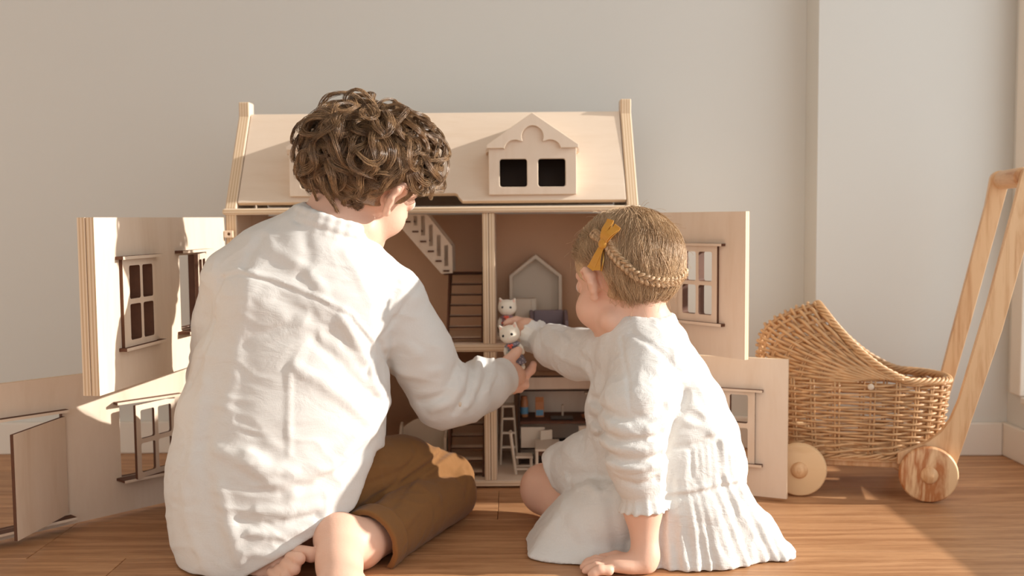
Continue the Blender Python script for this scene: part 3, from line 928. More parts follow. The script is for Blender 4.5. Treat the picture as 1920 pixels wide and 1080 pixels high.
class Field:
    def __init__(s, lo, hi, h):
        s.lo = np.array(lo, float)
        s.h = h
        s.n = np.ceil((np.array(hi) - s.lo) / h).astype(int) + 1
        s.f = np.full(s.n, 0.05, np.float32)

    def blk(s, lo, hi):
        a = np.clip(np.floor((np.array(lo) - s.lo) / s.h).astype(int), 0, s.n)
        b = np.clip(np.ceil((np.array(hi) - s.lo) / s.h).astype(int) + 1, 0, s.n)
        sl = tuple(slice(int(p), int(q)) for p, q in zip(a, b))
        ax = [(s.lo[k] + s.h * np.arange(a[k], b[k])).astype(np.float32) for k in range(3)]
        return sl, ax[0][:, None, None], ax[1][None, :, None], ax[2][None, None, :]

    def put(s, sl, d, k, op='add'):
        g = s.f[sl]
        if op == 'sub':
            d = -d
            if k > 0:
                h = np.maximum(k - np.abs(g - d), 0) / k
                s.f[sl] = np.maximum(g, d) + h * h * k * 0.25
            else:
                s.f[sl] = np.maximum(g, d)
            return
        if k > 0:
            h = np.maximum(k - np.abs(g - d), 0) / k
            s.f[sl] = np.minimum(g, d) - h * h * k * 0.25
        else:
            s.f[sl] = np.minimum(g, d)

    def cone(s, p0, p1, r0, r1, k=0.01, op='add'):
        p0, p1 = np.array(p0, float), np.array(p1, float)
        m = max(r0, r1) + k + 0.012
        sl, X, Y, Z = s.blk(np.minimum(p0, p1) - m, np.maximum(p0, p1) + m)
        v = p1 - p0
        L2 = max(v @ v, 1e-12)
        t = np.clip(((X - p0[0]) * v[0] + (Y - p0[1]) * v[1] + (Z - p0[2]) * v[2]) / L2, 0, 1)
        d = np.sqrt((X - p0[0] - t * v[0]) ** 2 + (Y - p0[1] - t * v[1]) ** 2 + (Z - p0[2] - t * v[2]) ** 2) - (r0 + (r1 - r0) * t)
        s.put(sl, d, k, op)
        return s

    def chain(s, P, r, k=0.01, op='add'):
        for i in range(len(P) - 1):
            s.cone(P[i], P[i + 1], r[i], r[i + 1], k, op)
        return s

    def ell(s, c, rad, B=None, k=0.01, op='add'):
        c = np.array(c, float)
        B = np.eye(3) if B is None else np.array(B)
        m = max(rad) + k + 0.012
        sl, X, Y, Z = s.blk(c - m, c + m)
        q = [(X - c[0]) * B[0, j] + (Y - c[1]) * B[1, j] + (Z - c[2]) * B[2, j] for j in range(3)]
        k0 = np.sqrt(sum((q[j] / rad[j]) ** 2 for j in range(3)))
        k1 = np.sqrt(sum((q[j] / rad[j] ** 2) ** 2 for j in range(3))) + 1e-9
        s.put(sl, k0 * (k0 - 1) / k1, k, op)
        return s

    def ring(s, P, rx, ry, side, k=0.01, op='add'):
        """swept ellipse along a polyline: rx along side, ry across it"""
        P = np.array(P, float)
        for i in range(len(P) - 1):
            p0, p1 = P[i], P[i + 1]
            v = p1 - p0
            B = basis(v, side)
            m = max(rx[i], rx[i + 1], ry[i], ry[i + 1]) + k + 0.012
            sl, X, Y, Z = s.blk(np.minimum(p0, p1) - m, np.maximum(p0, p1) + m)
            L = np.linalg.norm(v)
            q = [(X - p0[0]) * B[0, j] + (Y - p0[1]) * B[1, j] + (Z - p0[2]) * B[2, j] for j in range(3)]
            t = np.clip(q[2] / L, 0, 1)
            a = rx[i] + (rx[i + 1] - rx[i]) * t
            b = ry[i] + (ry[i + 1] - ry[i]) * t
            e = q[2] - t * L
            c = np.minimum(a, b)
            k0 = np.sqrt((q[0] / a) ** 2 + (q[1] / b) ** 2 + (e / c) ** 2)
            k1 = np.sqrt((q[0] / a ** 2) ** 2 + (q[1] / b ** 2) ** 2 + (e / c ** 2) ** 2) + 1e-9
            s.put(sl, k0 * (k0 - 1) / k1, k, op)
        return s

    def half(s, p, n, k=0.003, lo=None, hi=None):
        """cut away the side the normal points to"""
        n = np.array(n, float)
        n /= np.linalg.norm(n)
        sl, X, Y, Z = s.blk(s.lo if lo is None else lo, (s.lo + s.n * s.h) if hi is None else hi)
        d = (X - p[0]) * n[0] + (Y - p[1]) * n[1] + (Z - p[2]) * n[2]
        s.put(sl, -d, k, 'sub')
        return s

    def fold(s, P, amp, w):
        """raise (amp > 0) or crease (amp < 0) the surface along a polyline"""
        P = np.array(P, float)
        m = 2.4 * w
        A = np.broadcast_to(np.array(amp, float), (len(P),))
        sl, X, Y, Z = s.blk(P.min(0) - m, P.max(0) + m)
        best = np.full(np.broadcast_shapes(X.shape, Y.shape, Z.shape), 1e9, np.float32)
        am = np.zeros_like(best)
        for i in range(len(P) - 1):
            v = P[i + 1] - P[i]
            t = np.clip(((X - P[i][0]) * v[0] + (Y - P[i][1]) * v[1] + (Z - P[i][2]) * v[2]) / max(v @ v, 1e-12), 0, 1)
            d = (X - P[i][0] - t * v[0]) ** 2 + (Y - P[i][1] - t * v[1]) ** 2 + (Z - P[i][2] - t * v[2]) ** 2
            a = A[i] + (A[i + 1] - A[i]) * t
            c = d < best
            best = np.where(c, d, best)
            am = np.where(c, a, am)
        s.f[sl] -= (am * np.exp(-best / (w * w))).astype(np.float32)
        return s

    def near(s, x, z, y0=None):
        """first surface met going away from the camera along +y at (x, z)"""
        i = int(round((x - s.lo[0]) / s.h))
        k = int(round((z - s.lo[2]) / s.h))
        i = min(max(i, 0), s.n[0] - 1)
        k = min(max(k, 0), s.n[2] - 1)
        col = s.f[i, :, k]
        j0 = 0 if y0 is None else max(0, int((y0 - s.lo[1]) / s.h))
        w = np.nonzero(col[j0:] < 0)[0]
        if len(w) == 0:
            return s.lo[1] + s.h * (j0 + int(np.argmin(col[j0:])))
        return s.lo[1] + s.h * (j0 + int(w[0]) - 0.5)

    def drape(s, XZ, y0=None, n=5):
        """polyline laid on the near side, through (x, z) points"""
        out = []
        for (a, b), (c, d) in zip(XZ[:-1], XZ[1:]):
            for t in np.linspace(0, 1, n, endpoint=False):
                x, z = a + (c - a) * t, b + (d - b) * t
                out.append((x, s.near(x, z, y0), z))
        x, z = XZ[-1]
        out.append((x, s.near(x, z, y0), z))
        return out

    def mesh(s, smooth=2):
        f = s.f
        neg = f < 0
        nx, ny, nz = f.shape
        cnt = np.zeros((nx - 1, ny - 1, nz - 1), np.int8)
        for a in (0, 1):
            for b in (0, 1):
                for c in (0, 1):
                    cnt += neg[a:nx - 1 + a, b:ny - 1 + b, c:nz - 1 + c]
        act = (cnt > 0) & (cnt < 8)
        I, J, K = np.nonzero(act)
        idx = np.full(act.shape, -1, np.int64)
        idx[I, J, K] = np.arange(len(I))
        acc = np.zeros((len(I), 3))
        w = np.zeros(len(I))
        cor = [(a, b, c) for a in (0, 1) for b in (0, 1) for c in (0, 1)]
        val = {q: f[I + q[0], J + q[1], K + q[2]].astype(float) for q in cor}
        for q in cor:
            for ax in range(3):
                if q[ax] == 0:
                    q2 = tuple(q[m] + (m == ax) for m in range(3))
                    a, b = val[q], val[q2]
                    x = (a < 0) != (b < 0)
                    t = np.where(x, a / np.where(x, a - b, 1), 0)
                    for m in range(3):
                        acc[:, m] += np.where(x, q[m] + (t if m == ax else 0), 0)
                    w += x
        V = s.lo + s.h * (np.stack([I, J, K], 1) + acc / w[:, None])
        F = []
        for ax in range(3):
            o = [m for m in range(3) if m != ax]
            A = neg.take(range(0, f.shape[ax] - 1), ax)
            Bn = neg.take(range(1, f.shape[ax]), ax)
            ch = A != Bn
            E = np.array(np.nonzero(ch))
            ok = np.ones(E.shape[1], bool)
            for m in o:
                ok &= (E[m] > 0) & (E[m] < f.shape[m] - 1)
            E = E[:, ok]
            first = A[tuple(E)]
            def cell(d1, d2):
                e = E.copy()
                e[o[0]] -= d1
                e[o[1]] -= d2
                return idx[tuple(e)]
            q = np.stack([cell(1, 1), cell(0, 1), cell(0, 0), cell(1, 0)], 1)
            if ax == 1:
                first = ~first
            q[~first] = q[~first][:, ::-1]
            F.append(q)
        F = np.vstack(F)
        e = np.vstack([F[:, [0, 1]], F[:, [1, 2]], F[:, [2, 3]], F[:, [3, 0]]])
        for it in range(smooth):
            acc = np.zeros_like(V)
            c = np.zeros(len(V))
            for m in range(3):
                acc[:, m] = np.bincount(e[:, 0], V[e[:, 1], m], len(V)) + np.bincount(e[:, 1], V[e[:, 0], m], len(V))
            c = np.bincount(e[:, 0], minlength=len(V)) + np.bincount(e[:, 1], minlength=len(V))
            V = V + (0.5 if it % 2 == 0 else -0.42) * (acc / c[:, None] - V)
        return V, F

def normals(V, F):
    a = V[F[:, 2]] - V[F[:, 0]]
    b = V[F[:, 3]] - V[F[:, 1]]
    n = np.cross(a, b)
    N = np.zeros_like(V)
    for m in range(3):
        for c in range(4):
            N[:, m] += np.bincount(F[:, c], n[:, m], len(V))
    return N / (np.linalg.norm(N, axis=1)[:, None] + 1e-12)

def link_np(name, V, F, mats, parent=None, fm=None, smooth=True):
    me = bpy.data.meshes.new(name)
    V = np.asarray(V, float)
    off = (0, 0, 0)
    if parent is not None:
        off = origin(parent)
        V = V - np.array(off)
    F = np.asarray(F)
    k = F.shape[1]
    me.vertices.add(len(V))
    me.vertices.foreach_set('co', V.astype(np.float32).ravel())
    me.loops.add(F.size)
    me.loops.foreach_set('vertex_index', F.astype(np.int32).ravel())
    me.polygons.add(len(F))
    me.polygons.foreach_set('loop_start', np.arange(0, F.size, k, dtype=np.int32))
    me.polygons.foreach_set('loop_total', np.full(len(F), k, np.int32))
    me.update(calc_edges=True)
    for q in (mats if isinstance(mats, (list, tuple)) else [mats]):
        me.materials.append(M[q] if isinstance(q, str) else q)
    if fm is not None:
        me.polygons.foreach_set('material_index', np.asarray(fm, np.int32))
    me.polygons.foreach_set('use_smooth', np.full(len(F), bool(smooth)))
    me.validate()
    o = bpy.data.objects.new(name, me)
    C.objects.link(o)
    if parent is not None:
        o.parent = parent
        ORIGIN[o.name] = off
    return o

def wrinkle(V, F, amp, freq, stretch=(1, 1, 1), seed=1, ridge=True):
    N = normals(V, F)
    P = V * np.array(stretch) * freq
    w = np.stack([lattice_noise(P * 0.6 + 7.1, seed + 11), lattice_noise(P * 0.6 + 3.7, seed + 12), lattice_noise(P * 0.6, seed + 13)], 1)
    n = lattice_noise(P + 0.9 * w, seed)
    if ridge:
        n = 1 - 2 * np.abs(n)
    n = n + 0.4 * lattice_noise(2.1 * P + w, seed + 5)
    return V + N * (amp * n)[:, None]

# ================================================================== people: cloth and skin
def cloth(name, col, rough=0.75, weave=900.0, bump=0.25, sheen=0.15, trans=0.0, crease=0.0, cscale=30.0):
    m, nt, b = new_mat(name)
    tc = node(nt, 'ShaderNodeTexCoord')
    n1 = node(nt, 'ShaderNodeTexNoise', Scale=weave, Detail=2.0)
    mp = node(nt, 'ShaderNodeMapping')
    mp.inputs['Scale'].default_value = (0.16, 1, 1)
    nt.links.new(tc.outputs['Object'], mp.inputs['Vector'])
    nt.links.new(mp.outputs[0], n1.inputs['Vector'])
    n2 = node(nt, 'ShaderNodeTexNoise', Scale=weave, Detail=2.0)
    mp2 = node(nt, 'ShaderNodeMapping')
    mp2.inputs['Scale'].default_value = (1, 1, 0.16)
    nt.links.new(tc.outputs['Object'], mp2.inputs['Vector'])
    nt.links.new(mp2.outputs[0], n2.inputs['Vector'])
    ad = node(nt, 'ShaderNodeMath', operation='ADD')
    nt.links.new(n1.outputs['Fac'], ad.inputs[0])
    nt.links.new(n2.outputs['Fac'], ad.inputs[1])
    n3 = node(nt, 'ShaderNodeTexNoise', Scale=cscale, Detail=4.0, Roughness=0.55, Distortion=1.2)
    mp3 = node(nt, 'ShaderNodeMapping')
    mp3.inputs['Rotation'].default_value = (0.3, 0.5, 0.2)
    mp3.inputs['Scale'].default_value = (0.6, 1, 1.3)
    nt.links.new(tc.outputs['Object'], mp3.inputs['Vector'])
    nt.links.new(mp3.outputs[0], n3.inputs['Vector'])
    b1 = node(nt, 'ShaderNodeBump', Strength=bump, Distance=0.0006)
    nt.links.new(ad.outputs[0], b1.inputs['Height'])
    b2 = node(nt, 'ShaderNodeBump', Strength=crease, Distance=0.008)
    nt.links.new(n3.outputs['Fac'], b2.inputs['Height'])
    nt.links.new(b1.outputs[0], b2.inputs['Normal'])
    mx = node(nt, 'ShaderNodeMix', data_type='RGBA')
    mx.inputs[6].default_value = tuple(c * 0.93 for c in col[:3]) + (1,)
    mx.inputs[7].default_value = tuple(min(1, c * 1.05) for c in col[:3]) + (1,)
    mh = node(nt, 'ShaderNodeMath', operation='MULTIPLY')
    mh.inputs[1].default_value = 0.5
    nt.links.new(ad.outputs[0], mh.inputs[0])
    nt.links.new(mh.outputs[0], mx.inputs[0])
    nt.links.new(mx.outputs[2], b.inputs['Base Color'])
    nt.links.new(b2.outputs[0], b.inputs['Normal'])
    b.inputs['Roughness'].default_value = rough
    b.inputs['Specular IOR Level'].default_value = 0.2
    b.inputs['Sheen Weight'].default_value = sheen
    if trans:
        out = nt.nodes['Material Output']
        tr = node(nt, 'ShaderNodeBsdfTranslucent')
        nt.links.new(mx.outputs[2], tr.inputs['Color'])
        nt.links.new(b2.outputs[0], tr.inputs['Normal'])
        ms = node(nt, 'ShaderNodeMixShader')
        ms.inputs[0].default_value = trans
        nt.links.new(b.outputs[0], ms.inputs[1])
        nt.links.new(tr.outputs[0], ms.inputs[2])
        nt.links.new(ms.outputs[0], out.inputs['Surface'])
    return m

M['linen'] = cloth('white_linen', srgb(218, 215, 210), crease=0.20, cscale=26)
M['gauze'] = cloth('white_cotton_gauze', srgb(220, 217, 212), weave=700, bump=0.5, crease=0.30, cscale=40)
M['twill'] = cloth('ochre_twill', srgb(132, 92, 52), 0.85, 1100, 0.2, 0.1, crease=0.18, cscale=22)
M['skin'] = plain('skin', srgb(228, 184, 160), 0.5, 0.05, 25, 0.12, 260, 0.35, sss=0.08)
M['skin2'] = plain('skin_girl', srgb(228, 184, 160), 0.5, 0.05, 25, 0.10, 260, 0.35, sss=0.12)
M['eye_white'] = plain('eye_white', srgb(235, 230, 225), 0.25, 0.02, 20)
M['iris'] = plain('brown_iris', srgb(70, 48, 34), 0.2, 0.1, 200)
M['lip'] = plain('lip', srgb(196, 108, 96), 0.45, 0.05, 60)

def face(fd, c, B, s, ears, es=1.0):
    """head, face and ears into a field; B columns: right, forward, up; s = size factor"""
    c = np.array(c)
    r, f, u = B[:, 0], B[:, 1], B[:, 2]
    def P(a, b, d):
        return c + s * (a * r + b * f + d * u)
    fd.ell(P(0, -0.006, 0.020), (0.070 * s, 0.088 * s, 0.076 * s), B, 0.01)
    fd.ell(P(0, 0.030, -0.040), (0.056 * s, 0.054 * s, 0.062 * s), B, 0.02)
    fd.cone(P(0, 0.048, -0.090), P(0, 0.066, -0.094), 0.024 * s, 0.016 * s, 0.018)
    for q in (-1, 1):
        fd.cone(P(q * 0.047, 0.008, -0.070), P(q * 0.016, 0.058, -0.090), 0.020 * s, 0.016 * s, 0.016)
        fd.ell(P(q * 0.032, 0.052, -0.040), (0.026 * s, 0.026 * s, 0.026 * s), B, 0.014)
        fd.cone(P(q * 0.012, 0.081, 0.018), P(q * 0.038, 0.069, 0.014), 0.006 * s, 0.006 * s, 0.012)
        fd.ell(P(q * 0.031, 0.086, -0.004), (0.0115 * s, 0.008 * s, 0.0065 * s), B, 0.006, 'sub')
        fd.ell(P(q * 0.031, 0.071, -0.004), (0.0125 * s, 0.0125 * s, 0.0125 * s), B, 0.003)
    fd.cone(P(0, 0.083, 0.002), P(0, 0.097, -0.028), 0.006 * s, 0.0085 * s, 0.008)
    for q in (-1, 1):
        fd.ell(P(q * 0.008, 0.088, -0.031), (0.006 * s, 0.007 * s, 0.005 * s), B, 0.005)
    fd.cone(P(-0.014, 0.080, -0.052), P(0.014, 0.080, -0.052), 0.005 * s, 0.005 * s, 0.006)
    fd.cone(P(-0.011, 0.079, -0.060), P(0.011, 0.079, -0.060), 0.0055 * s, 0.0055 * s, 0.006)
    fd.fold([P(-0.018, 0.084, -0.0555), P(0, 0.088, -0.056), P(0.018, 0.084, -0.0555)], -0.002 * s, 0.003 * s)
    for q in ears:
        # outer rim, ear bowl, lobe
        base = lambda a, b, d: P(q * (0.066 + (a - 0.066) * es), b * es + 0.008, (d + 0.006) * es - 0.006 - 0.004 * (es < 1))
        rim = [base(0.066, 0.012, -0.006), base(0.074, 0.016, 0.010), base(0.082, 0.010, 0.020), base(0.090, -0.004, 0.021), base(0.094, -0.013, 0.010),
               base(0.091, -0.014, -0.006), base(0.083, -0.007, -0.020), base(0.074, 0.002, -0.030), base(0.069, 0.007, -0.031)]
        fd.chain(rim, [0.0042 * s] * 4 + [0.0045 * s] * 2 + [0.0048 * s, 0.0062 * s, 0.0050 * s], 0.004)
        fd.cone(base(0.070, 0.0, 0.008), base(0.084, -0.007, 0.008), 0.011 * s, 0.0105 * s, 0.005)
        fd.cone(base(0.068, 0.002, -0.012), base(0.080, -0.006, -0.008), 0.010 * s, 0.009 * s, 0.005)
        fd.ell(base(0.084, 0.006, 0.000), (0.012 * s, 0.010 * s, 0.015 * s), B, 0.004, 'sub')

def eyes(c, B, s, parent):
    c = np.array(c)
    for q in (-1, 1):
        p = c + s * (q * 0.031 * B[:, 0] + 0.0722 * B[:, 1] - 0.004 * B[:, 2])
        e = link('eye', MB().ball(p, 0.0119 * s, n=10), 'eye_white', parent, smooth=True)
        link('iris', MB().ball(p + 0.0092 * s * B[:, 1], (0.0050 * s, 0.0032 * s, 0.0050 * s), B, 8), 'iris', e, smooth=True)

def head_basis(yaw, pitch, roll=0.0):
    """yaw to the right of +y, pitch downwards"""
    y, p = R2(yaw), R2(pitch)
    f = np.array([math.sin(y) * math.cos(p), math.cos(y) * math.cos(p), -math.sin(p)])
    r = np.array([math.cos(y), -math.sin(y), 0.0])
    u = np.cross(r, f)
    if roll:
        a = R2(roll)
        r, u = r * math.cos(a) + u * math.sin(a), u * math.cos(a) - r * math.sin(a)
    return np.stack([r, f, u], 1)

# ------------------------------------------------------------------ the boy
BH = head_basis(44, 21, -20)
BC = np.array((-0.2321, 1.6400, 0.5854))
bs = 1.0
b = Field((-0.53, 1.30, 0.0), (0.07, 1.93, 0.74), 0.0024)
face(b, BC, BH, bs, (1, -1))
nk = BC - 0.052 * BH[:, 2] - 0.028 * BH[:, 1]
b.chain([(-0.3003, 1.6150, 0.4717), (-0.2860, 1.6150, 0.5055), nk], [0.058, 0.047, 0.044], 0.02)
# trunk under the shirt
side = (1, 0.05, 0)
b.ring([(-0.3003, 1.6150, 0.4717), (-0.3169, 1.6000, 0.3963), (-0.3459, 1.5850, 0.2797), (-0.3625, 1.5750, 0.1968), (-0.3747, 1.5650, 0.1143), (-0.3706, 1.5600, 0.0647)],
       [0.075, 0.110, 0.118, 0.112, 0.110, 0.105], [0.055, 0.068, 0.070, 0.072, 0.075, 0.075], side, 0.03)
RS, LS = np.array((-0.1955, 1.6300, 0.3912)), np.array((-0.4399, 1.6050, 0.4267))
RE, RW_ = np.array((-0.1148, 1.6650, 0.2252)), np.array((-0.0165, 1.7850, 0.2404))
LE, LW_ = np.array((-0.4943, 1.6650, 0.2597)), np.array((-0.4949, 1.7800, 0.1555))
b.chain([RS, RE, RW_], [0.036, 0.030, 0.020], 0.02)
b.chain([LS, LE, LW_], [0.036, 0.029, 0.020], 0.02)
b.ell(np.array((-0.4892, 1.8100, 0.1346)), (0.03, 0.035, 0.016), None, 0.012)
for j, (dx, dz) in enumerate(((-14, 3), (-5, 7), (5, 8), (14, 8))):
    q = np.array((-0.4946, 1.8300, 0.1303)) + np.array([dx * 0.0013, 0, dz * 0.0004])
    b.chain([q, q + (dx * 0.0002, 0.022, -0.006), q + (dx * 0.0002, 0.032, -0.022)], [0.0078, 0.0072, 0.0062], 0.003)
b.chain([np.array((-0.4809, 1.8050, 0.1424)), np.array((-0.4663, 1.8300, 0.1330)), np.array((-0.4644, 1.8450, 0.1198))], [0.010, 0.0085, 0.007], 0.005)
# right hand: palm, then five fingers closing on the toy
b.chain([RW_, (-0.0033, 1.8080, 0.2396), (0.0054, 1.8250, 0.2339)], [0.020, 0.021, 0.019], 0.012)
b.chain([(-0.0222, 1.7950, 0.2542), (-0.0078, 1.8040, 0.2663), (0.0038, 1.8060, 0.2775), (0.0105, 1.8080, 0.2839)], [0.0120, 0.0096, 0.0088, 0.0074], 0.006)
b.chain([(0.0064, 1.8320, 0.2367), (0.0221, 1.8450, 0.2326), (0.0339, 1.8450, 0.2424), (0.0378, 1.8400, 0.2539)], [0.0108, 0.0090, 0.0078, 0.0066], 0.004)
b.chain([(0.0044, 1.8340, 0.2266), (0.0201, 1.8460, 0.2206), (0.0219, 1.8340, 0.2167), (0.0120, 1.8220, 0.2187)], [0.0105, 0.0088, 0.0078, 0.0070], 0.003)
b.chain([(0.0005, 1.8320, 0.2211), (0.0122, 1.8440, 0.2121), (0.0120, 1.8320, 0.2102), (0.0042, 1.8200, 0.2133)], [0.0100, 0.0084, 0.0074, 0.0066], 0.003)
b.chain([(-0.0044, 1.8260, 0.2202), (0.0023, 1.8360, 0.2096), (0.0013, 1.8250, 0.2085), (-0.0045, 1.8160, 0.2121)], [0.0090, 0.0074, 0.0066, 0.0058], 0.003)
# legs: right leg folded, its foot sole up beside the shirt hem
RHIP, RKNEE, RANK = np.array((-0.2737, 1.5850, 0.1039)), np.array((-0.1097, 1.7350, 0.0535)), np.array((-0.2328, 1.4850, 0.0369))
b.chain([(-0.2834, 1.5920, 0.1065), (-0.1910, 1.6950, 0.0917), (-0.1099, 1.7570, 0.0657)], [0.056, 0.042, 0.028], 0.012)
b.chain([(-0.1096, 1.7520, 0.0632), (-0.1091, 1.7380, 0.0423), (-0.1642, 1.6250, 0.0420), RANK], [0.027, 0.029, 0.036, 0.036], 0.006)
LHIP, LKNEE = np.array((-0.4409, 1.5750, 0.0866)), np.array((-0.5760, 1.7600, 0.0842))
b.chain([LHIP, LKNEE], [0.058, 0.042], 0.02)
b.chain([LKNEE, (-0.4939, 1.6200, 0.0260), (-0.4174, 1.5100, 0.0013)], [0.040, 0.040, 0.028], 0.02)
# right foot
b.chain([RANK, (-0.2555, 1.4700, 0.0516)], [0.037, 0.034], 0.012)
b.chain([(-0.2612, 1.4660, 0.0513), (-0.2492, 1.4120, 0.0338), (-0.2381, 1.3620, 0.0173)], [0.0325, 0.0290, 0.0330], 0.02)
b.ell((-0.2362, 1.3500, 0.0143), (0.038, 0.030, 0.026), None, 0.015)
for j in range(5):
    q = np.array((-0.2328, 1.3300, 0.0144)) + np.array([-0.030 + 0.015 * j, 0, 0.004])
    b.chain([q, q + (0, -0.022, -0.012)], [0.0105 - 0.0006 * (4 - j if j < 4 else 0), 0.0095 + (0.002 if j == 0 else 0)], 0.003)
# left foot: sole to the camera, toes stacked towards the other foot
b.chain([(-0.4125, 1.4900, -0.0122), (-0.3732, 1.4780, -0.0018), (-0.3447, 1.4700, 0.0154)], [0.024, 0.025, 0.027], 0.02)
b.ell((-0.3395, 1.4680, 0.0192), (0.022, 0.020, 0.028), basis((0.5, 0, 1)), 0.015)
for q0, q1, ra, rb in (((-0.3163, 1.4500, 0.0379), (-0.2925, 1.4320, 0.0390), 0.0100, 0.0114), ((-0.3264, 1.4420, 0.0328), (-0.3060, 1.4120, 0.0397), 0.0078, 0.0094),
                       ((-0.3326, 1.4380, 0.0247), (-0.3123, 1.4080, 0.0264), 0.0076, 0.0092), ((-0.3421, 1.4380, 0.0169), (-0.3231, 1.4080, 0.0165), 0.0072, 0.0086),
                       ((-0.3535, 1.4400, 0.0116), (-0.3356, 1.4120, 0.0074), 0.0068, 0.0080)):
    b.cone(q0, q1, ra, rb, 0.0012)
b.half((0, 0, 0.0012), (0, 0, -1), 0.004)
V, F = b.mesh(2)
boy = tag(link_np('person', V, F, 'skin'), 'boy with curly brown hair in a white shirt, seated, holding out a toy cat', 'person')
eyes(BC, BH, bs, boy)

# shirt
s = Field((-0.56, 1.36, 0.0), (0.04, 1.86, 0.60), 0.0026)
s.ring([(-0.2947, 1.6150, 0.4971), (-0.3054, 1.6120, 0.4464), (-0.3259, 1.6000, 0.3709), (-0.3476, 1.5850, 0.2797), (-0.3638, 1.5700, 0.1978), (-0.3746, 1.5550, 0.1254), (-0.3796, 1.5450, 0.0650), (-0.3893, 1.5300, 0.0235), (-0.4105, 1.5200, -0.0063)],
       [0.062, 0.105, 0.126, 0.148, 0.156, 0.156, 0.152, 0.134, 0.096], [0.052, 0.072, 0.082, 0.088, 0.094, 0.098, 0.098, 0.090, 0.075], (1, 0.05, 0), 0.03)
s.chain([(-0.2863, 1.6130, 0.4733), (-0.2357, 1.6200, 0.4215), RS], [0.050, 0.050, 0.052], 0.025)
s.chain([(-0.3168, 1.6100, 0.4889), (-0.3886, 1.6060, 0.4558), LS], [0.050, 0.050, 0.049], 0.03)
# shoulder blades
s.ell((-0.2585, 1.5750, 0.3644), (0.065, 0.045, 0.075), None, 0.03)
s.ell((-0.3922, 1.5620, 0.3834), (0.060, 0.045, 0.070), None, 0.03)
# sleeves
s.chain([RS, (-0.1554, 1.6480, 0.3079), RE], [0.052, 0.054, 0.049], 0.014)
s.chain([RE, (-0.0841, 1.6900, 0.2251), (-0.0521, 1.7350, 0.2337), (-0.0221, 1.7780, 0.2387)], [0.049, 0.046, 0.044, 0.034], 0.016)
s.chain([LS, (-0.4660, 1.6250, 0.3612), LE], [0.049, 0.046, 0.043], 0.012)
s.chain([LE, LW_], [0.042, 0.033], 0.012)
# cuff band and collar
cd = np.array((-0.0146, 1.7870, 0.2401)) - np.array((-0.0387, 1.7550, 0.2368))
cd /= np.linalg.norm(cd)
p0 = np.array((-0.0146, 1.7870, 0.2401))
s.cone(p0 - cd * 0.034, p0 - cd * 0.004, 0.0355, 0.0335, 0.003)
s.half(p0 + cd * 0.001, cd, 0.002, p0 - 0.06, p0 + 0.06)
s.cone(p0 - cd * 0.012, p0 + cd * 0.03, 0.0262, 0.0262, 0.001, 'sub')
ax = nk - np.array((-0.3003, 1.6150, 0.4717))
ax /= np.linalg.norm(ax)
cb = basis(ax, (1, 0.1, -0.3))
cc = np.array((-0.2900, 1.6130, 0.5005))
loopc = [cc + 0.0590 * math.cos(a) * cb[:, 0] + 0.055 * math.sin(a) * cb[:, 1] for a in np.linspace(0, 2 * math.pi, 25)]
for h_, r_ in ((0.0, 0.0080), (0.010, 0.0066), (0.020, 0.0054)):
    s.chain([q + ax * h_ for q in loopc], [r_] * 25, 0.005)
s.cone(cc + ax * 0.006, cc + ax * 0.07, 0.047, 0.050, 0.002, 'sub')
s.fold([q + ax * 0.0005 + (q - cc) * 0.15 for q in loopc], -0.0032, 0.0036)
def XZ(*pts):
    return [(p[0], p[2]) for p in pts]

def shirt_fold(pts, amp, w, y0=None, n=5):
    s.fold(s.drape(XZ(*pts), y0, n), amp, w)

# seams: yoke, armholes
yoke = [(-0.4418, 1.5300, 0.4337), (-0.4150, 1.5300, 0.4415), (-0.3549, 1.5300, 0.4264), (-0.2909, 1.5300, 0.4000), (-0.2445, 1.5400, 0.3743), (-0.2130, 1.5600, 0.3306)]
s.fold(s.drape([(p[0], p[2] + 0.004) for p in yoke], None, 8), 0.0024, 0.0050)
shirt_fold(yoke, -0.0030, 0.0032, None, 8)
shirt_fold([(-0.1459, 1.6000, 0.4160), (-0.1714, 1.5800, 0.3799), (-0.1983, 1.5700, 0.3435), (-0.2130, 1.5600, 0.3306), (-0.2232, 1.5500, 0.2840)], -0.0030, 0.0040)
shirt_fold([(-0.4418, 1.5300, 0.4337), (-0.4550, 1.5500, 0.4014), (-0.4576, 1.5500, 0.3686)], -0.0040, 0.0050)
shirt_fold([(-0.4559, 1.5500, 0.3686), (-0.4670, 1.5500, 0.3275), (-0.4827, 1.5500, 0.2945), (-0.4933, 1.5500, 0.2697)], -0.0060, 0.0060)
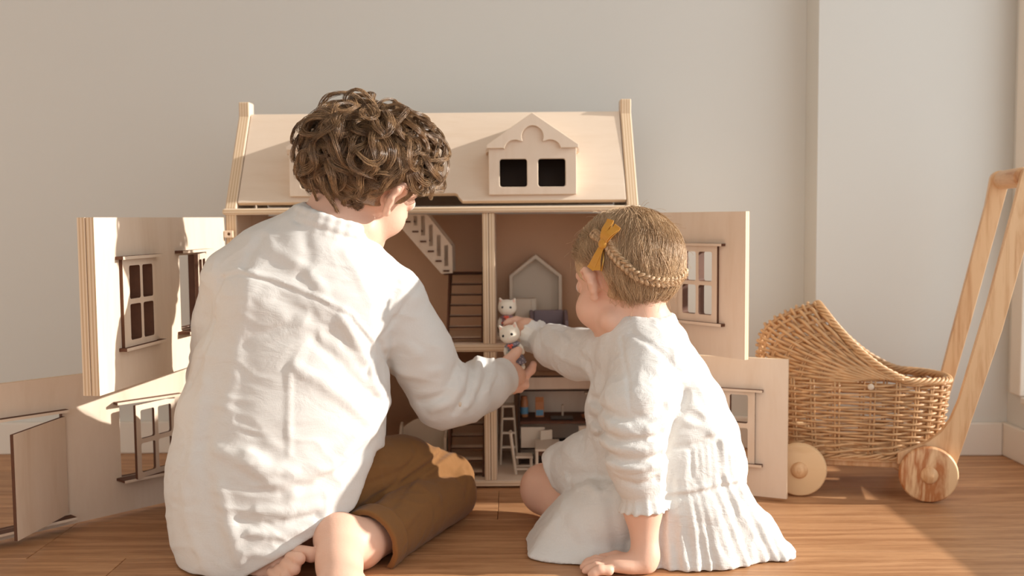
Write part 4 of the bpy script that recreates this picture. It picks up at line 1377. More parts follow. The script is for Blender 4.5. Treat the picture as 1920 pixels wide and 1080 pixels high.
# back folds
for pts, amp, w in (
    ([(-0.3952, 1.5000, 0.4366), (-0.4032, 1.5000, 0.3731), (-0.4147, 1.5000, 0.3013), (-0.4242, 1.5000, 0.2451)], 0.0030, 0.012),
    ([(-0.3313, 1.5000, 0.2926), (-0.3304, 1.5000, 0.2282), (-0.3284, 1.5000, 0.1797)], 0.0018, 0.005),
    ([(-0.3861, 1.5000, 0.1761), (-0.3545, 1.5000, 0.1572), (-0.3107, 1.5000, 0.1470), (-0.2704, 1.5000, 0.1581), (-0.2257, 1.5000, 0.1950), (-0.1971, 1.5000, 0.2311)], 0.0075, 0.011),
    ([(-0.4338, 1.5000, 0.1846), (-0.3942, 1.5000, 0.1721), (-0.3549, 1.5000, 0.1434), (-0.3232, 1.5000, 0.1268)], 0.0060, 0.010),
    ([(-0.3352, 1.5000, 0.1269), (-0.2910, 1.5000, 0.1322), (-0.2505, 1.5000, 0.1530), (-0.2164, 1.5000, 0.1803)], -0.0050, 0.008),
    ([(-0.3192, 1.5000, 0.3005), (-0.2800, 1.5000, 0.2761), (-0.2447, 1.5000, 0.2436), (-0.2174, 1.5000, 0.2111)], 0.0045, 0.010),
    ([(-0.2945, 1.5000, 0.3403), (-0.2556, 1.5000, 0.2999), (-0.2245, 1.5000, 0.2595), (-0.1970, 1.5000, 0.2351)], -0.0040, 0.009),
    ([(-0.2541, 1.5000, 0.3719), (-0.2351, 1.5000, 0.3318), (-0.2160, 1.5000, 0.2916), (-0.2041, 1.5000, 0.2432)], 0.0050, 0.009),
    ([(-0.2033, 1.5000, 0.3315), (-0.1961, 1.5000, 0.2914), (-0.1912, 1.5000, 0.2512)], -0.0050, 0.005),
    ([(-0.2753, 1.5000, 0.1142), (-0.2776, 1.5000, 0.0815), (-0.2829, 1.5000, 0.0611)], 0.0030, 0.006),
    ([(-0.3719, 1.5000, 0.1028), (-0.3239, 1.5000, 0.0966), (-0.2876, 1.5000, 0.1020)], 0.0040, 0.007),
    ([(-0.3808, 1.5000, 0.0702), (-0.3367, 1.5000, 0.0640), (-0.2922, 1.5000, 0.0751)], 0.0040, 0.006),
    ([(-0.3895, 1.5000, 0.0415), (-0.3494, 1.5000, 0.0371), (-0.3129, 1.5000, 0.0491)], 0.0035, 0.006),
    ([(-0.3964, 1.5000, 0.0867), (-0.3484, 1.5000, 0.0805), (-0.2920, 1.5000, 0.0882)], -0.0035, 0.006),
    ([(-0.4631, 1.5000, 0.2777), (-0.4714, 1.5000, 0.2133), (-0.4765, 1.5000, 0.1485)], 0.0040, 0.012),
    ([(-0.4483, 1.5000, 0.2373), (-0.4542, 1.5000, 0.1726), (-0.4440, 1.5000, 0.1075), (-0.4215, 1.5000, 0.0500)], -0.0030, 0.012),
    ([(-0.4273, 1.5000, 0.1318), (-0.4126, 1.5000, 0.0827), (-0.3978, 1.5000, 0.0334)], 0.0035, 0.010),
    ([(-0.4874, 1.5000, 0.1323), (-0.4771, 1.5000, 0.0751), (-0.4466, 1.5000, 0.0174)], 0.0035, 0.009),
    ([(-0.3485, 1.5000, 0.4045), (-0.3015, 1.5000, 0.3802), (-0.2548, 1.5000, 0.3400)], -0.0030, 0.012),
    ([(-0.3626, 1.5000, 0.4759), (-0.3158, 1.5000, 0.4518), (-0.2849, 1.5000, 0.4158)], 0.0035, 0.009),
    ([(-0.3147, 1.5000, 0.4991), (-0.3075, 1.5000, 0.4675), (-0.3161, 1.5000, 0.4359)], -0.0030, 0.010),
    ([(-0.2522, 1.5000, 0.4670), (-0.2331, 1.5000, 0.4352), (-0.2141, 1.5000, 0.3954)], 0.0030, 0.010),
    ([(-0.3858, 1.5000, 0.4918), (-0.3983, 1.5000, 0.4683), (-0.4043, 1.5000, 0.4486)], -0.0030, 0.008),
    ([(-0.1776, 1.5000, 0.4427), (-0.1701, 1.5000, 0.4188), (-0.1786, 1.5000, 0.3832)], 0.0025, 0.008),
    # sleeves
    ([(-0.1979, 1.5000, 0.3235), (-0.1717, 1.5000, 0.3233), (-0.1481, 1.5000, 0.3070)], 0.0030, 0.008),
    ([(-0.1764, 1.5000, 0.2752), (-0.1446, 1.5000, 0.2709), (-0.1167, 1.5000, 0.2787)], 0.0030, 0.009),
    ([(-0.1493, 1.5000, 0.2266), (-0.1173, 1.5000, 0.2344), (-0.0985, 1.5000, 0.2625), (-0.0887, 1.5000, 0.2865)], -0.0040, 0.007),
    ([(-0.1295, 1.5000, 0.2144), (-0.0974, 1.5000, 0.2302), (-0.0811, 1.5000, 0.2583), (-0.0791, 1.5000, 0.2864)], 0.0055, 0.007),
    ([(-0.0936, 1.5000, 0.2100), (-0.0749, 1.5000, 0.2381), (-0.0698, 1.5000, 0.2662), (-0.0759, 1.5000, 0.2888)], -0.0050, 0.006),
    ([(-0.0752, 1.5000, 0.2179), (-0.0605, 1.5000, 0.2460), (-0.0570, 1.5000, 0.2742), (-0.0663, 1.5000, 0.2983)], 0.0055, 0.006),
    ([(-0.0559, 1.5000, 0.2299), (-0.0452, 1.5000, 0.2539), (-0.0442, 1.5000, 0.2781), (-0.0527, 1.5000, 0.3022)], -0.0045, 0.005),
    ([(-0.0430, 1.5000, 0.2354), (-0.0332, 1.5000, 0.2579), (-0.0322, 1.5000, 0.2804), (-0.0407, 1.5000, 0.3061)], 0.0040, 0.005),
    ([(-0.4498, 1.5000, 0.4054), (-0.4568, 1.5000, 0.3577), (-0.4659, 1.5000, 0.3178)], 0.0035, 0.007),
):
    shirt_fold(pts, amp, w)
# hollow tail and its hem
f0 = s.f.copy()
hollow = np.maximum(f0, -(f0 + 0.0068))
kz = int(0.17 / s.h)
s.f[:, :, :kz] = hollow[:, :, :kz]
pA, pB, pC = np.array((-0.4030, 1.4500, -0.0011)), np.array((-0.2390, 1.5000, 0.0877)), np.array((-0.2183, 1.5500, 0.1438))
d1 = pB - pA
s.half(pA, (d1[2], 0, -d1[0]), 0.003, None, pB + (0.0, 2, 2))
d2 = pC - pB
s.half(pB, (d2[2], 0, -d2[0]), 0.003, (pA[0], 0, 0), (1, 3, pC[2] + 0.02))
s.half((0, 0, 0.003), (0, 0, -1), 0.002)

# turned hem
hem = [(-0.4985, 1.5000, 0.0326), (-0.4750, 1.5000, 0.0078), (-0.4311, 1.5000, -0.0074), (-0.3576, 1.5000, 0.0314), (-0.3087, 1.5000, 0.0572), (-0.2598, 1.5000, 0.0871)]
jw = lambda a, e_, u_: BC + a * BH[:, 0] + e_ * BH[:, 1] + u_ * BH[:, 2]
s.cone(jw(0.047, 0.008, -0.070), jw(0.014, 0.060, -0.092), 0.0245, 0.0215, 0.002, 'sub')
s.cone(jw(0.014, 0.060, -0.092), jw(-0.020, 0.056, -0.088), 0.0215, 0.0215, 0.002, 'sub')
s.ell(jw(0, 0.030, -0.040), (0.060, 0.058, 0.066), BH, 0.002, 'sub')
V, F = s.mesh(2)
V = wrinkle(V, F, 0.0011, 34.0, (0.8, 1.0, 1.3), 3)
V = wrinkle(V, F, 0.0010, 11.0, (1.0, 1.0, 0.7), 8, False)
shirt = link_np('shirt', V, F, 'linen', boy)
# button on the cuff placket
link('button', MB().ball(np.array((-0.0859, 1.6000, 0.2211)) + (0, s.near((-0.0880, 1.6400, 0.2136)[0], (-0.0880, 1.6400, 0.2136)[2]) - 1.60 - 0.0005, 0), (0.0026, 0.0012, 0.0042), n=8), 'white_mdf', shirt, smooth=True)

# trousers
t = Field((-0.56, 1.36, 0.0), (0.02, 1.86, 0.30), 0.0026)
t.ell((-0.3590, 1.5850, 0.0831), (0.125, 0.085, 0.085), None, 0.02)
t.chain([(-0.2830, 1.5900, 0.1087), (-0.1904, 1.6900, 0.0947), (-0.1097, 1.7550, 0.0681)], [0.074, 0.056, 0.040], 0.025)
t.chain([np.array((-0.1069, 1.7320, 0.0420)), (-0.1637, 1.6200, 0.0435), (-0.2102, 1.5120, 0.0345)], [0.043, 0.050, 0.047], 0.003)
t.ell((-0.0976, 1.7350, 0.0543), (0.030, 0.038, 0.040), None, 0.008)
t.chain([LHIP, LKNEE], [0.070, 0.048], 0.02)
t.chain([LKNEE, (-0.4939, 1.6200, 0.0260), (-0.4196, 1.4900, 0.0205)], [0.046, 0.048, 0.044], 0.01)
sd = np.array((-0.2102, 1.5120, 0.0345)) - np.array((-0.1637, 1.6200, 0.0435))
sd /= np.linalg.norm(sd)
ce = np.array((-0.2202, 1.4970, 0.0337))
t.half(ce, sd, 0.002, ce - 0.075, ce + 0.075)
t.cone(ce - sd * 0.03, ce + sd * 0.05, 0.044, 0.044, 0.002, 'sub')

def pant_fold(pts, amp, w):
    t.fold(t.drape(XZ(*pts)), amp, w)

for pts, amp, w in (
    ([(-0.2343, 1.5000, 0.0762), (-0.1955, 1.5000, 0.0931), (-0.1470, 1.5000, 0.1114), (-0.0906, 1.5000, 0.1346)], -0.0060, 0.006),
    ([(-0.2329, 1.6000, 0.1369), (-0.2074, 1.6000, 0.1315), (-0.1836, 1.6000, 0.1226), (-0.1646, 1.6000, 0.1363)], 0.0030, 0.006),
    ([(-0.2333, 1.6000, 0.1126), (-0.1948, 1.6000, 0.1140), (-0.1691, 1.6000, 0.1225)], -0.0025, 0.004),
    ([(-0.2083, 1.6000, 0.0777), (-0.1822, 1.6000, 0.1035), (-0.1477, 1.6000, 0.1206), (-0.1134, 1.6000, 0.1307)], 0.0050, 0.006),
    ([(-0.1868, 1.6000, 0.0818), (-0.1523, 1.6000, 0.1033), (-0.1093, 1.6000, 0.1185)], -0.0035, 0.005),
    ([(-0.1610, 1.6000, 0.0903), (-0.1266, 1.6000, 0.1074), (-0.0880, 1.6000, 0.1157)], 0.0045, 0.005),
    ([(-0.1644, 1.6000, 0.1467), (-0.1604, 1.6000, 0.1337), (-0.1865, 1.6000, 0.1036)], -0.0030, 0.005),
    ([(-0.1304, 1.6000, 0.1395), (-0.1118, 1.6000, 0.1272), (-0.0879, 1.6000, 0.1201)], 0.0030, 0.005),
    ([(-0.2122, 1.5000, 0.0564), (-0.1639, 1.5000, 0.0601), (-0.1235, 1.5000, 0.0720)], 0.0030, 0.008),
    ([(-0.1641, 1.5000, 0.0478), (-0.1154, 1.5000, 0.0801), (-0.0733, 1.5000, 0.1083)], -0.0012, 0.002),
    ([(-0.0814, 1.6000, 0.0940), (-0.0774, 1.6000, 0.0722), (-0.0819, 1.6000, 0.0504)], -0.0030, 0.005),
    ([(-0.1957, 1.5000, 0.0808), (-0.1759, 1.5000, 0.0602), (-0.1843, 1.5000, 0.0398)], -0.0025, 0.007),
):
    pant_fold(pts, amp, w)
t.half((0, 0, 0.001), (0, 0, -1), 0.003)
V, F = t.mesh(2)
V = wrinkle(V, F, 0.0010, 30.0, (1, 1, 1.2), 21)
tro = link_np('trousers', V, F, 'twill', boy)
cf = Field(ce - 0.09, ce + 0.09, 0.0020)
cf.cone(ce - sd * 0.026, ce + sd * 0.004, 0.0530, 0.0535, 0.001)
cf.half(ce + sd * 0.005, sd, 0.002)
cf.half(ce - sd * 0.029, -sd, 0.003)
cf.cone(ce - sd * 0.07, ce + sd * 0.07, 0.0450, 0.0450, 0.001, 'sub')
cf.half((0, 0, 0.001), (0, 0, -1), 0.002)
V, F = cf.mesh(2)
V = wrinkle(V, F, 0.0009, 40.0, (1, 1, 1), 31)
link_np('rolled_cuff', V, F, 'twill', tro)

# ------------------------------------------------------------------ the girl
BG = head_basis(-40, 14)
GC = np.array((0.1848, 1.6220, 0.4289))
gs = 1.0
g = Field((-0.02, 1.36, 0.0), (0.40, 1.99, 0.57), 0.0024)
face(g, GC, BG, gs, (-1, 1), 0.84)
gn = GC - 0.052 * BG[:, 2] - 0.020 * BG[:, 1]
g.chain([(0.2128, 1.6000, 0.3238), (0.2058, 1.6050, 0.3472), gn], [0.046, 0.037, 0.035], 0.018)
g.ell(GC + gs * (-0.040 * BG[:, 0] + 0.045 * BG[:, 1] - 0.046 * BG[:, 2]), (0.027, 0.030, 0.028), BG, 0.016)
g.ring([(0.2134, 1.6050, 0.3232), (0.2213, 1.6000, 0.2553), (0.2394, 1.5900, 0.1885), (0.2575, 1.5800, 0.1221), (0.2627, 1.5750, 0.0634)], [0.060, 0.078, 0.085, 0.088, 0.085],
       [0.045, 0.056, 0.060, 0.064, 0.064], (1, -0.1, 0), 0.03)
GLS, GLE, GLW = np.array((0.1652, 1.6500, 0.2935)), np.array((0.1137, 1.7450, 0.2847)), np.array((0.0418, 1.8700, 0.3024))
GRS, GRE, GRW = np.array((0.2093, 1.5550, 0.2878)), np.array((0.1823, 1.4900, 0.1654)), np.array((0.1930, 1.4620, 0.0246))
g.chain([GLS, GLE, GLW], [0.032, 0.028, 0.0185], 0.02)
g.chain([GRS, GRE, (0.1911, 1.4780, 0.0920), GRW], [0.032, 0.028, 0.0255, 0.0185], 0.02)
# left hand reaches into the house and takes the second toy by the neck
g.chain([GLW, (0.0276, 1.9050, 0.3127), (0.0237, 1.9180, 0.3143)], [0.0180, 0.0180, 0.0160], 0.010)
g.chain([(0.0218, 1.9220, 0.3231), (0.0076, 1.9260, 0.3269), (-0.0056, 1.9150, 0.3251), (-0.0127, 1.9090, 0.3227)], [0.0085, 0.0072, 0.0062, 0.0052], 0.004)
g.chain([(0.0198, 1.9280, 0.3164), (0.0056, 1.9400, 0.3163), (-0.0068, 1.9520, 0.3120), (-0.0151, 1.9540, 0.3098)], [0.0082, 0.0068, 0.0060, 0.0052], 0.003)
g.chain([(0.0207, 1.9260, 0.3084), (0.0065, 1.9380, 0.3072), (-0.0048, 1.9500, 0.3029), (-0.0121, 1.9510, 0.3007)], [0.0080, 0.0066, 0.0058, 0.0050], 0.003)
g.chain([(0.0227, 1.9220, 0.3016), (0.0105, 1.9320, 0.2986), (0.0013, 1.9420, 0.2954), (-0.0039, 1.9440, 0.2942)], [0.0070, 0.0058, 0.0050, 0.0045], 0.003)
g.chain([(0.0235, 1.9020, 0.3110), (0.0114, 1.9020, 0.3071), (0.0013, 1.9050, 0.3068), (-0.0047, 1.9080, 0.3085)], [0.0085, 0.0070, 0.0062, 0.0054], 0.004)
# right hand flat on the floor
hp_ = np.array((0.1725, 1.4550, 0.0096))
g.chain([GRW, (0.1886, 1.4580, 0.0148), hp_], [0.0190, 0.0180, 0.0150], 0.012)
g.ell(np.array((hp_[0] - 0.014, hp_[1] + 0.002, 0.0135)), (0.030, 0.024, 0.0125), None, 0.010)
for j, (dy, ln, dz) in enumerate(((-0.020, 0.026, 0.0), (-0.007, 0.033, 0.0), (0.006, 0.035, 0.0), (0.018, 0.031, 0.0))):
    q = np.array((hp_[0] - 0.036, hp_[1] + 0.001 + dy, 0.0105))
    e = np.array((-math.cos(dy * 7), math.sin(dy * 7), 0))
    g.chain([q, q + e * ln * 0.5 + (0, 0, 0.002), q + e * ln * 0.85 + (0, 0, -0.002), q + e * ln + (0, 0, -0.0045)], [0.0078, 0.0072, 0.0066, 0.0058], 0.003)
g.chain([(0.1769, 1.4720, 0.0133), np.array((hp_[0] - 0.020, hp_[1] + 0.034, 0.013)), np.array((hp_[0] - 0.042, hp_[1] + 0.040, 0.009))], [0.0095, 0.0082, 0.0064], 0.005)
# legs
GLH, GLK = np.array((0.2118, 1.6050, 0.0770)), np.array((0.0564, 1.7350, 0.0530))
g.chain([GLH, (0.1310, 1.6680, 0.0785), GLK], [0.055, 0.048, 0.0405], 0.02)
g.ell((0.0490, 1.7380, 0.0485), (0.036, 0.036, 0.040), None, 0.015)
g.chain([np.array(GLK) + (0.004, -0.012, -0.006), (0.1072, 1.6500, 0.0161), (0.1854, 1.6000, -0.0043)], [0.036, 0.036, 0.026], 0.015)
g.chain([(0.1854, 1.6000, -0.0043), (0.2115, 1.5700, -0.0077), (0.2372, 1.5450, -0.0080)], [0.024, 0.022, 0.016], 0.01)
GRH, GRK = np.array((0.2865, 1.5900, 0.0675)), np.array((0.2102, 1.6600, 0.0303))
g.chain([GRH, GRK, (0.2934, 1.5800, 0.0056), (0.3284, 1.5450, 0.0039)], [0.055, 0.042, 0.034, 0.022], 0.02)
g.half((0, 0, 0.0012), (0, 0, -1), 0.004)
V, F = g.mesh(2)
girl = tag(link_np('person', V, F, 'skin2'), 'small girl with braided fair hair in a white dress, leaning on one hand', 'person')
eyes(GC, BG, gs, girl)
link('lips', MB().ball(GC + gs * (0.0845 * BG[:, 1] - 0.0555 * BG[:, 2]), (0.014 * gs, 0.0045, 0.0065 * gs), BG, 10), 'lip', girl, smooth=True)

# dress: bodice, sleeves, gathered skirt with a ruffle
d = Field((-0.02, 1.36, 0.0), (0.44, 1.94, 0.42), 0.0025)
# right sleeve and its open cuff frill
d.chain([GRS, (0.1874, 1.5120, 0.2336), (0.1812, 1.4940, 0.1968)], [0.056, 0.055, 0.047], 0.010)
d.chain([(0.1812, 1.4940, 0.1968), (0.1826, 1.4860, 0.1583), (0.1877, 1.4820, 0.1271)], [0.047, 0.045, 0.036], 0.008)
d.chain([(0.1877, 1.4820, 0.1271), (0.1922, 1.4800, 0.1091)], [0.036, 0.031], 0.006)
d.chain([(0.1922, 1.4800, 0.1107), (0.1935, 1.4780, 0.0823)], [0.030, 0.038], 0.004)
rv = np.array((0.1935, 1.4780, 0.0823)) - np.array((0.1922, 1.4800, 0.1107))
rv /= np.linalg.norm(rv)
rq = np.array((0.1935, 1.4780, 0.0871))
d.half(rq, rv, 0.0015)
d.cone(rq - rv * 0.010, rq + rv * 0.03, 0.0255, 0.0320, 0.001, 'sub')
# left sleeve
d.chain([GLS, GLE, (0.0756, 1.8050, 0.2904), (0.0521, 1.8500, 0.2978)], [0.046, 0.043, 0.038, 0.026], 0.010)
lv = np.array(GLW) - np.array((0.0756, 1.8050, 0.2904))
lv /= np.linalg.norm(lv)
lw = np.array((0.0521, 1.8500, 0.2978))
d.cone(lw, lw + lv * 0.024, 0.0235, 0.0320, 0.004)
d.half(lw + lv * 0.024, lv, 0.001, lw - 0.05, lw + 0.07)
d.cone(lw + lv * 0.010, lw + lv * 0.05, 0.0200, 0.036, 0.001, 'sub')
# skirt over the near thigh, with its hem
d2 = Field(d.lo, d.lo + (d.n - 1) * d.h, d.h)
d2.chain([(0.1990, 1.6050, 0.0989), (0.1384, 1.6500, 0.1074), (0.0894, 1.6900, 0.0960)], [0.078, 0.063, 0.048], 0.02)
hq = np.array((0.0789, 1.7000, 0.0677))
d2.half(hq, (-0.80, 0.20, -0.46), 0.002)
# front panel: spreads over the folded leg to the floor and ends in a corner
d3 = Field(d.lo, d.lo + (d.n - 1) * d.h, d.h)
d3.ring([(0.1910, 1.5750, 0.0726), (0.1413, 1.5850, 0.0443), (0.0947, 1.5900, 0.0171), (0.0387, 1.5750, -0.0122)], [0.066, 0.060, 0.052, 0.026], [0.075, 0.080, 0.070, 0.045], (0.3, 0, 1), 0.02)
d3.ell((0.0987, 1.5850, 0.0143), (0.074, 0.070, 0.052), None, 0.02)
d3.ell((0.1119, 1.5350, -0.0035), (0.085, 0.052, 0.024), None, 0.02)
d3.ell((0.0465, 1.5550, -0.0055), (0.050, 0.050, 0.024), None, 0.02)
e1, e2 = np.array((0.0907, 1.5600, 0.0896)), np.array((0.0180, 1.5400, 0.0032))
v_ = e2 - e1
d3.half(e1, (v_[2], 0, -v_[0]), 0.003)
e3 = np.array((0.1246, 1.4900, -0.0120))
v_ = e3 - e2
d3.half(e2, (v_[2] * 1.0, -0.10 * 0, -v_[0]), 0.003)
for q_ in (d2, d3):
    h_ = np.maximum(0.006 - np.abs(d.f - q_.f), 0) / 0.006
    d.f = np.minimum(d.f, q_.f) - h_ * h_ * 0.006 * 0.25
# bodice and skirt
d.ring([(0.2082, 1.6040, 0.3421), (0.2077, 1.6000, 0.3068), (0.2205, 1.5940, 0.2563), (0.2374, 1.5880, 0.2060), (0.2526, 1.5820, 0.1601)], [0.046, 0.074, 0.088, 0.098, 0.104],
       [0.040, 0.056, 0.064, 0.070, 0.074], (1, -0.1, 0.25), 0.012)
d.ring([(0.2526, 1.5820, 0.1601), (0.2588, 1.5780, 0.1226), (0.2596, 1.5720, 0.0814), (0.2607, 1.5680, 0.0526)], [0.104, 0.106, 0.101, 0.097], [0.076, 0.084, 0.086, 0.084], (1, -0.1, 0.12), 0.012)
d.ell((0.1615, 1.6150, 0.2100), (0.045, 0.050, 0.070), None, 0.02)
d.ell((0.1697, 1.6120, 0.1410), (0.050, 0.060, 0.060), None, 0.02)
d.chain([(0.1974, 1.5920, 0.3249), GRS], [0.050, 0.054], 0.02)
d.chain([(0.1880, 1.6200, 0.3216), GLS], [0.046, 0.046], 0.02)
# ruffle: flares to the floor
top = np.array((0.2628, 1.5660, 0.0873))
bot = np.array((top[0] + 0.012, top[1] - 0.004, 0.004))
d.ring([top, (top + bot) / 2, bot], [0.094, 0.108, 0.126], [0.080, 0.096, 0.110], (1, 0, 0.05), 0.006)
d.ring([(0.3340, 1.5650, 0.0614), (0.3717, 1.5600, 0.0190), (0.4032, 1.5450, -0.0069)], [0.040, 0.042, 0.028], [0.060, 0.062, 0.055], (0.6, 0, 0.8), 0.012)
d.ell((0.4132, 1.5450, -0.0078), (0.026, 0.055, 0.020), None, 0.012)
# collar band
ca = np.array(gn) - np.array((0.2128, 1.6000, 0.3238))
ca /= np.linalg.norm(ca)
qb = basis(ca, (1, -0.3, 0.4))
gc = np.array((0.2089, 1.6030, 0.3388))
lp = [gc + 0.0475 * math.cos(a) * qb[:, 0] + 0.0445 * math.sin(a) * qb[:, 1] for a in np.linspace(0, 2 * math.pi, 25)]
for h_, r_ in ((0.0, 0.0070), (0.010, 0.0052), (0.018, 0.0040)):
    d.chain([q + ca * h_ for q in lp], [r_] * 25, 0.005)
d.cone(gc + ca * 0.004, gc + ca * 0.06, 0.0385, 0.0415, 0.002, 'sub')

def dress_fold(pts, amp, w, y0=None, n=5):
    d.fold(d.drape(XZ(*pts), y0, n), amp, w)

# waist seam and ruffle seam
dress_fold([(0.2076, 1.5000, 0.1669), (0.2396, 1.5000, 0.1731), (0.2779, 1.5000, 0.1785), (0.3115, 1.5000, 0.1887), (0.3378, 1.5000, 0.2022)], -0.0055, 0.0045, None, 8)
dress_fold([(0.2253, 1.5000, 0.1017), (0.2702, 1.5000, 0.1078), (0.3103, 1.5000, 0.1140), (0.3424, 1.5000, 0.1121)], -0.0045, 0.0045, None, 8)
dress_fold([(0.2253, 1.5000, 0.1090), (0.2702, 1.5000, 0.1151), (0.3102, 1.5000, 0.1213), (0.3407, 1.5000, 0.1210)], 0.0030, 0.0040, None, 8)
rr_ = random.Random(11)
# gathers below the waist
for px in range(0, 13):
    x0 = 1230 + px * 12.5
    xa = [x0 + rr_.uniform(-3, 3)]
    a = np.array([rr_.uniform(0.0015, 0.0035), rr_.uniform(0.001, 0.003), 0.0005]) * rr_.choice((1, 1, -1))
    pts = []
    for (yy, k) in ((0.172, 0.0), (0.150, 0.3), (0.120, 0.6)):
        xx = 0.217 + px * 0.0101 + k * (px - 6) * 0.0012
        pts.append((xx, d.near(xx, yy - 0.002 * abs(px - 8) * 0.2), yy + 0.0022 * (px - 6) * (1 - k)))
    d.fold(np.array(pts), a, rr_.uniform(0.003, 0.0055))
# ruffle flutes
t_ = 0.0
k_ = 0
while t_ < 1.0:
    x0 = 0.222 + 0.130 * t_
    x1 = 0.214 + 0.205 * t_ + 0.006 * rr_.uniform(-1, 1)
    pts = []
    wob = rr_.uniform(-0.004, 0.004)
    for k in np.linspace(0, 1, 7):
        xx = x0 + (x1 - x0) * k + wob * math.sin(math.pi * k)
        zz = 0.126 * (1 - k) + 0.004 * k
        pts.append((xx, d.near(xx, zz), zz))
    am = rr_.uniform(0.0020, 0.0075) * (1 if k_ % 2 == 0 else -0.9)
    d.fold(np.array(pts), am * np.linspace(rr_.uniform(0.2, 0.8), rr_.uniform(0.5, 1.2), 7), rr_.uniform(0.0040, 0.0085))
    t_ += rr_.uniform(0.025, 0.075)
    k_ += 1
for pts, amp, w in (
    # bodice
    ([(0.1677, 1.5000, 0.3363), (0.1692, 1.5000, 0.2883), (0.1708, 1.5000, 0.2239)], -0.0025, 0.0030),
    ([(0.1820, 1.5000, 0.3442), (0.2217, 1.5000, 0.3199), (0.2496, 1.5000, 0.2876), (0.2633, 1.5000, 0.2513)], -0.0030, 0.005),
    ([(0.2633, 1.5000, 0.2513), (0.2538, 1.5000, 0.2272), (0.2395, 1.5000, 0.2031), (0.2284, 1.5000, 0.1667)], -0.0065, 0.006),
    ([(0.2697, 1.5000, 0.2472), (0.2938, 1.5000, 0.2147), (0.3059, 1.5000, 0.1904)], 0.0030, 0.008),
    ([(0.2498, 1.5000, 0.2151), (0.2778, 1.5000, 0.2068), (0.3019, 1.5000, 0.1944)], 0.0020, 0.006),
    ([(0.2217, 1.5000, 0.3518), (0.2536, 1.5000, 0.3036), (0.2856, 1.5000, 0.2551)], 0.0025, 0.010),
    ([(0.1247, 1.5000, 0.2886), (0.1277, 1.5000, 0.2404), (0.1420, 1.5000, 0.1918)], -0.0030, 0.004),
    # right sleeve gathers
    ([(0.1236, 1.4000, 0.2349), (0.1549, 1.4000, 0.2286), (0.1922, 1.4000, 0.2282), (0.2235, 1.4000, 0.2415)], -0.0100, 0.0065),
    ([(0.1266, 1.4000, 0.2198), (0.1586, 1.4000, 0.2119), (0.1959, 1.4000, 0.2131), (0.2190, 1.4000, 0.2220)], 0.0070, 0.008),
    ([(0.1235, 1.4000, 0.2024), (0.1549, 1.4000, 0.1968), (0.1885, 1.4000, 0.1981), (0.2161, 1.4000, 0.2039)], -0.0095, 0.0055),
    ([(0.1287, 1.4000, 0.1872), (0.1623, 1.4000, 0.1847), (0.1960, 1.4000, 0.1844), (0.2191, 1.4000, 0.1917)], 0.0075, 0.007),
    ([(0.1324, 1.4000, 0.1743), (0.1623, 1.4000, 0.1680), (0.1885, 1.4000, 0.1677), (0.2147, 1.4000, 0.1736)], -0.0085, 0.0055),
    ([(0.1384, 1.4000, 0.1606), (0.1698, 1.4000, 0.1588), (0.2072, 1.4000, 0.1638)], 0.0060, 0.006),
    ([(0.1511, 1.4000, 0.1392), (0.1810, 1.4000, 0.1336), (0.2072, 1.4000, 0.1410)], -0.0045, 0.004),
    # left sleeve
    ([(0.0462, 1.7000, 0.3384), (0.0478, 1.7000, 0.3131), (0.0495, 1.7000, 0.2949)], -0.0028, 0.003),
    ([(0.0624, 1.7000, 0.3328), (0.0847, 1.7000, 0.3127), (0.1162, 1.7000, 0.3034)], 0.0025, 0.006),
    ([(0.0577, 1.7000, 0.3039), (0.0846, 1.7000, 0.2855), (0.1206, 1.7000, 0.2762)], 0.0030, 0.007),
    ([(0.0893, 1.7000, 0.3263), (0.1162, 1.7000, 0.2943), (0.1296, 1.7000, 0.2670)], -0.0030, 0.007),
    # lap
    ([(0.0831, 1.6000, 0.1446), (0.1086, 1.6000, 0.1270), (0.1256, 1.6000, 0.0965)], 0.0025, 0.008),
    ([(0.1258, 1.6000, 0.1572), (0.1326, 1.6000, 0.1268), (0.1410, 1.6000, 0.0964)], -0.0030, 0.007),
    ([(0.0896, 1.5000, 0.1069), (0.1137, 1.5000, 0.1149), (0.1498, 1.5000, 0.1170)], -0.0080, 0.007),
    ([(0.0976, 1.5000, 0.0946), (0.1177, 1.5000, 0.1026), (0.1418, 1.5000, 0.0983)], 0.0040, 0.006),
    ([(0.0775, 1.5000, 0.0784), (0.1014, 1.5000, 0.0455), (0.1174, 1.5000, 0.0084)], 0.0025, 0.012),
    ([(0.1498, 1.5000, 0.0942), (0.1497, 1.5000, 0.0532), (0.1561, 1.5000, 0.0204)], -0.0030, 0.008),
):
    dress_fold(pts, amp, w)
# cuff frill
for c0, ax_, rad0, rad1, n_, l_ in ((np.array((0.1922, 1.4800, 0.1107)), rv, 0.029, 0.037, 16, 0.024), (lw, lv, 0.0225, 0.031, 14, 0.024)):
    Bq = basis(ax_)
    for k in range(n_):
        a = 2 * math.pi * k / n_ + rr_.uniform(-0.1, 0.1)
        e = math.cos(a) * Bq[:, 0] + math.sin(a) * Bq[:, 1]
        d.fold([c0 - ax_ * 0.012 + e * (rad0 + 0.005), c0 + e * rad0, c0 + ax_ * l_ + e * rad1], np.array([0.0002, 0.0020, 0.0032]), 0.0034)
d.half((0, 0, 0.0015), (0, 0, -1), 0.002)
V, F = d.mesh(2)
V = wrinkle(V, F, 0.0010, 45.0, (1.0, 1.0, 0.8), 41)
V = wrinkle(V, F, 0.0016, 15.0, (1.0, 1.0, 1.0), 42, False)
V[:, 2] = np.maximum(V[:, 2], 0.0008)
dress = link_np('dress', V, F, 'gauze', girl)

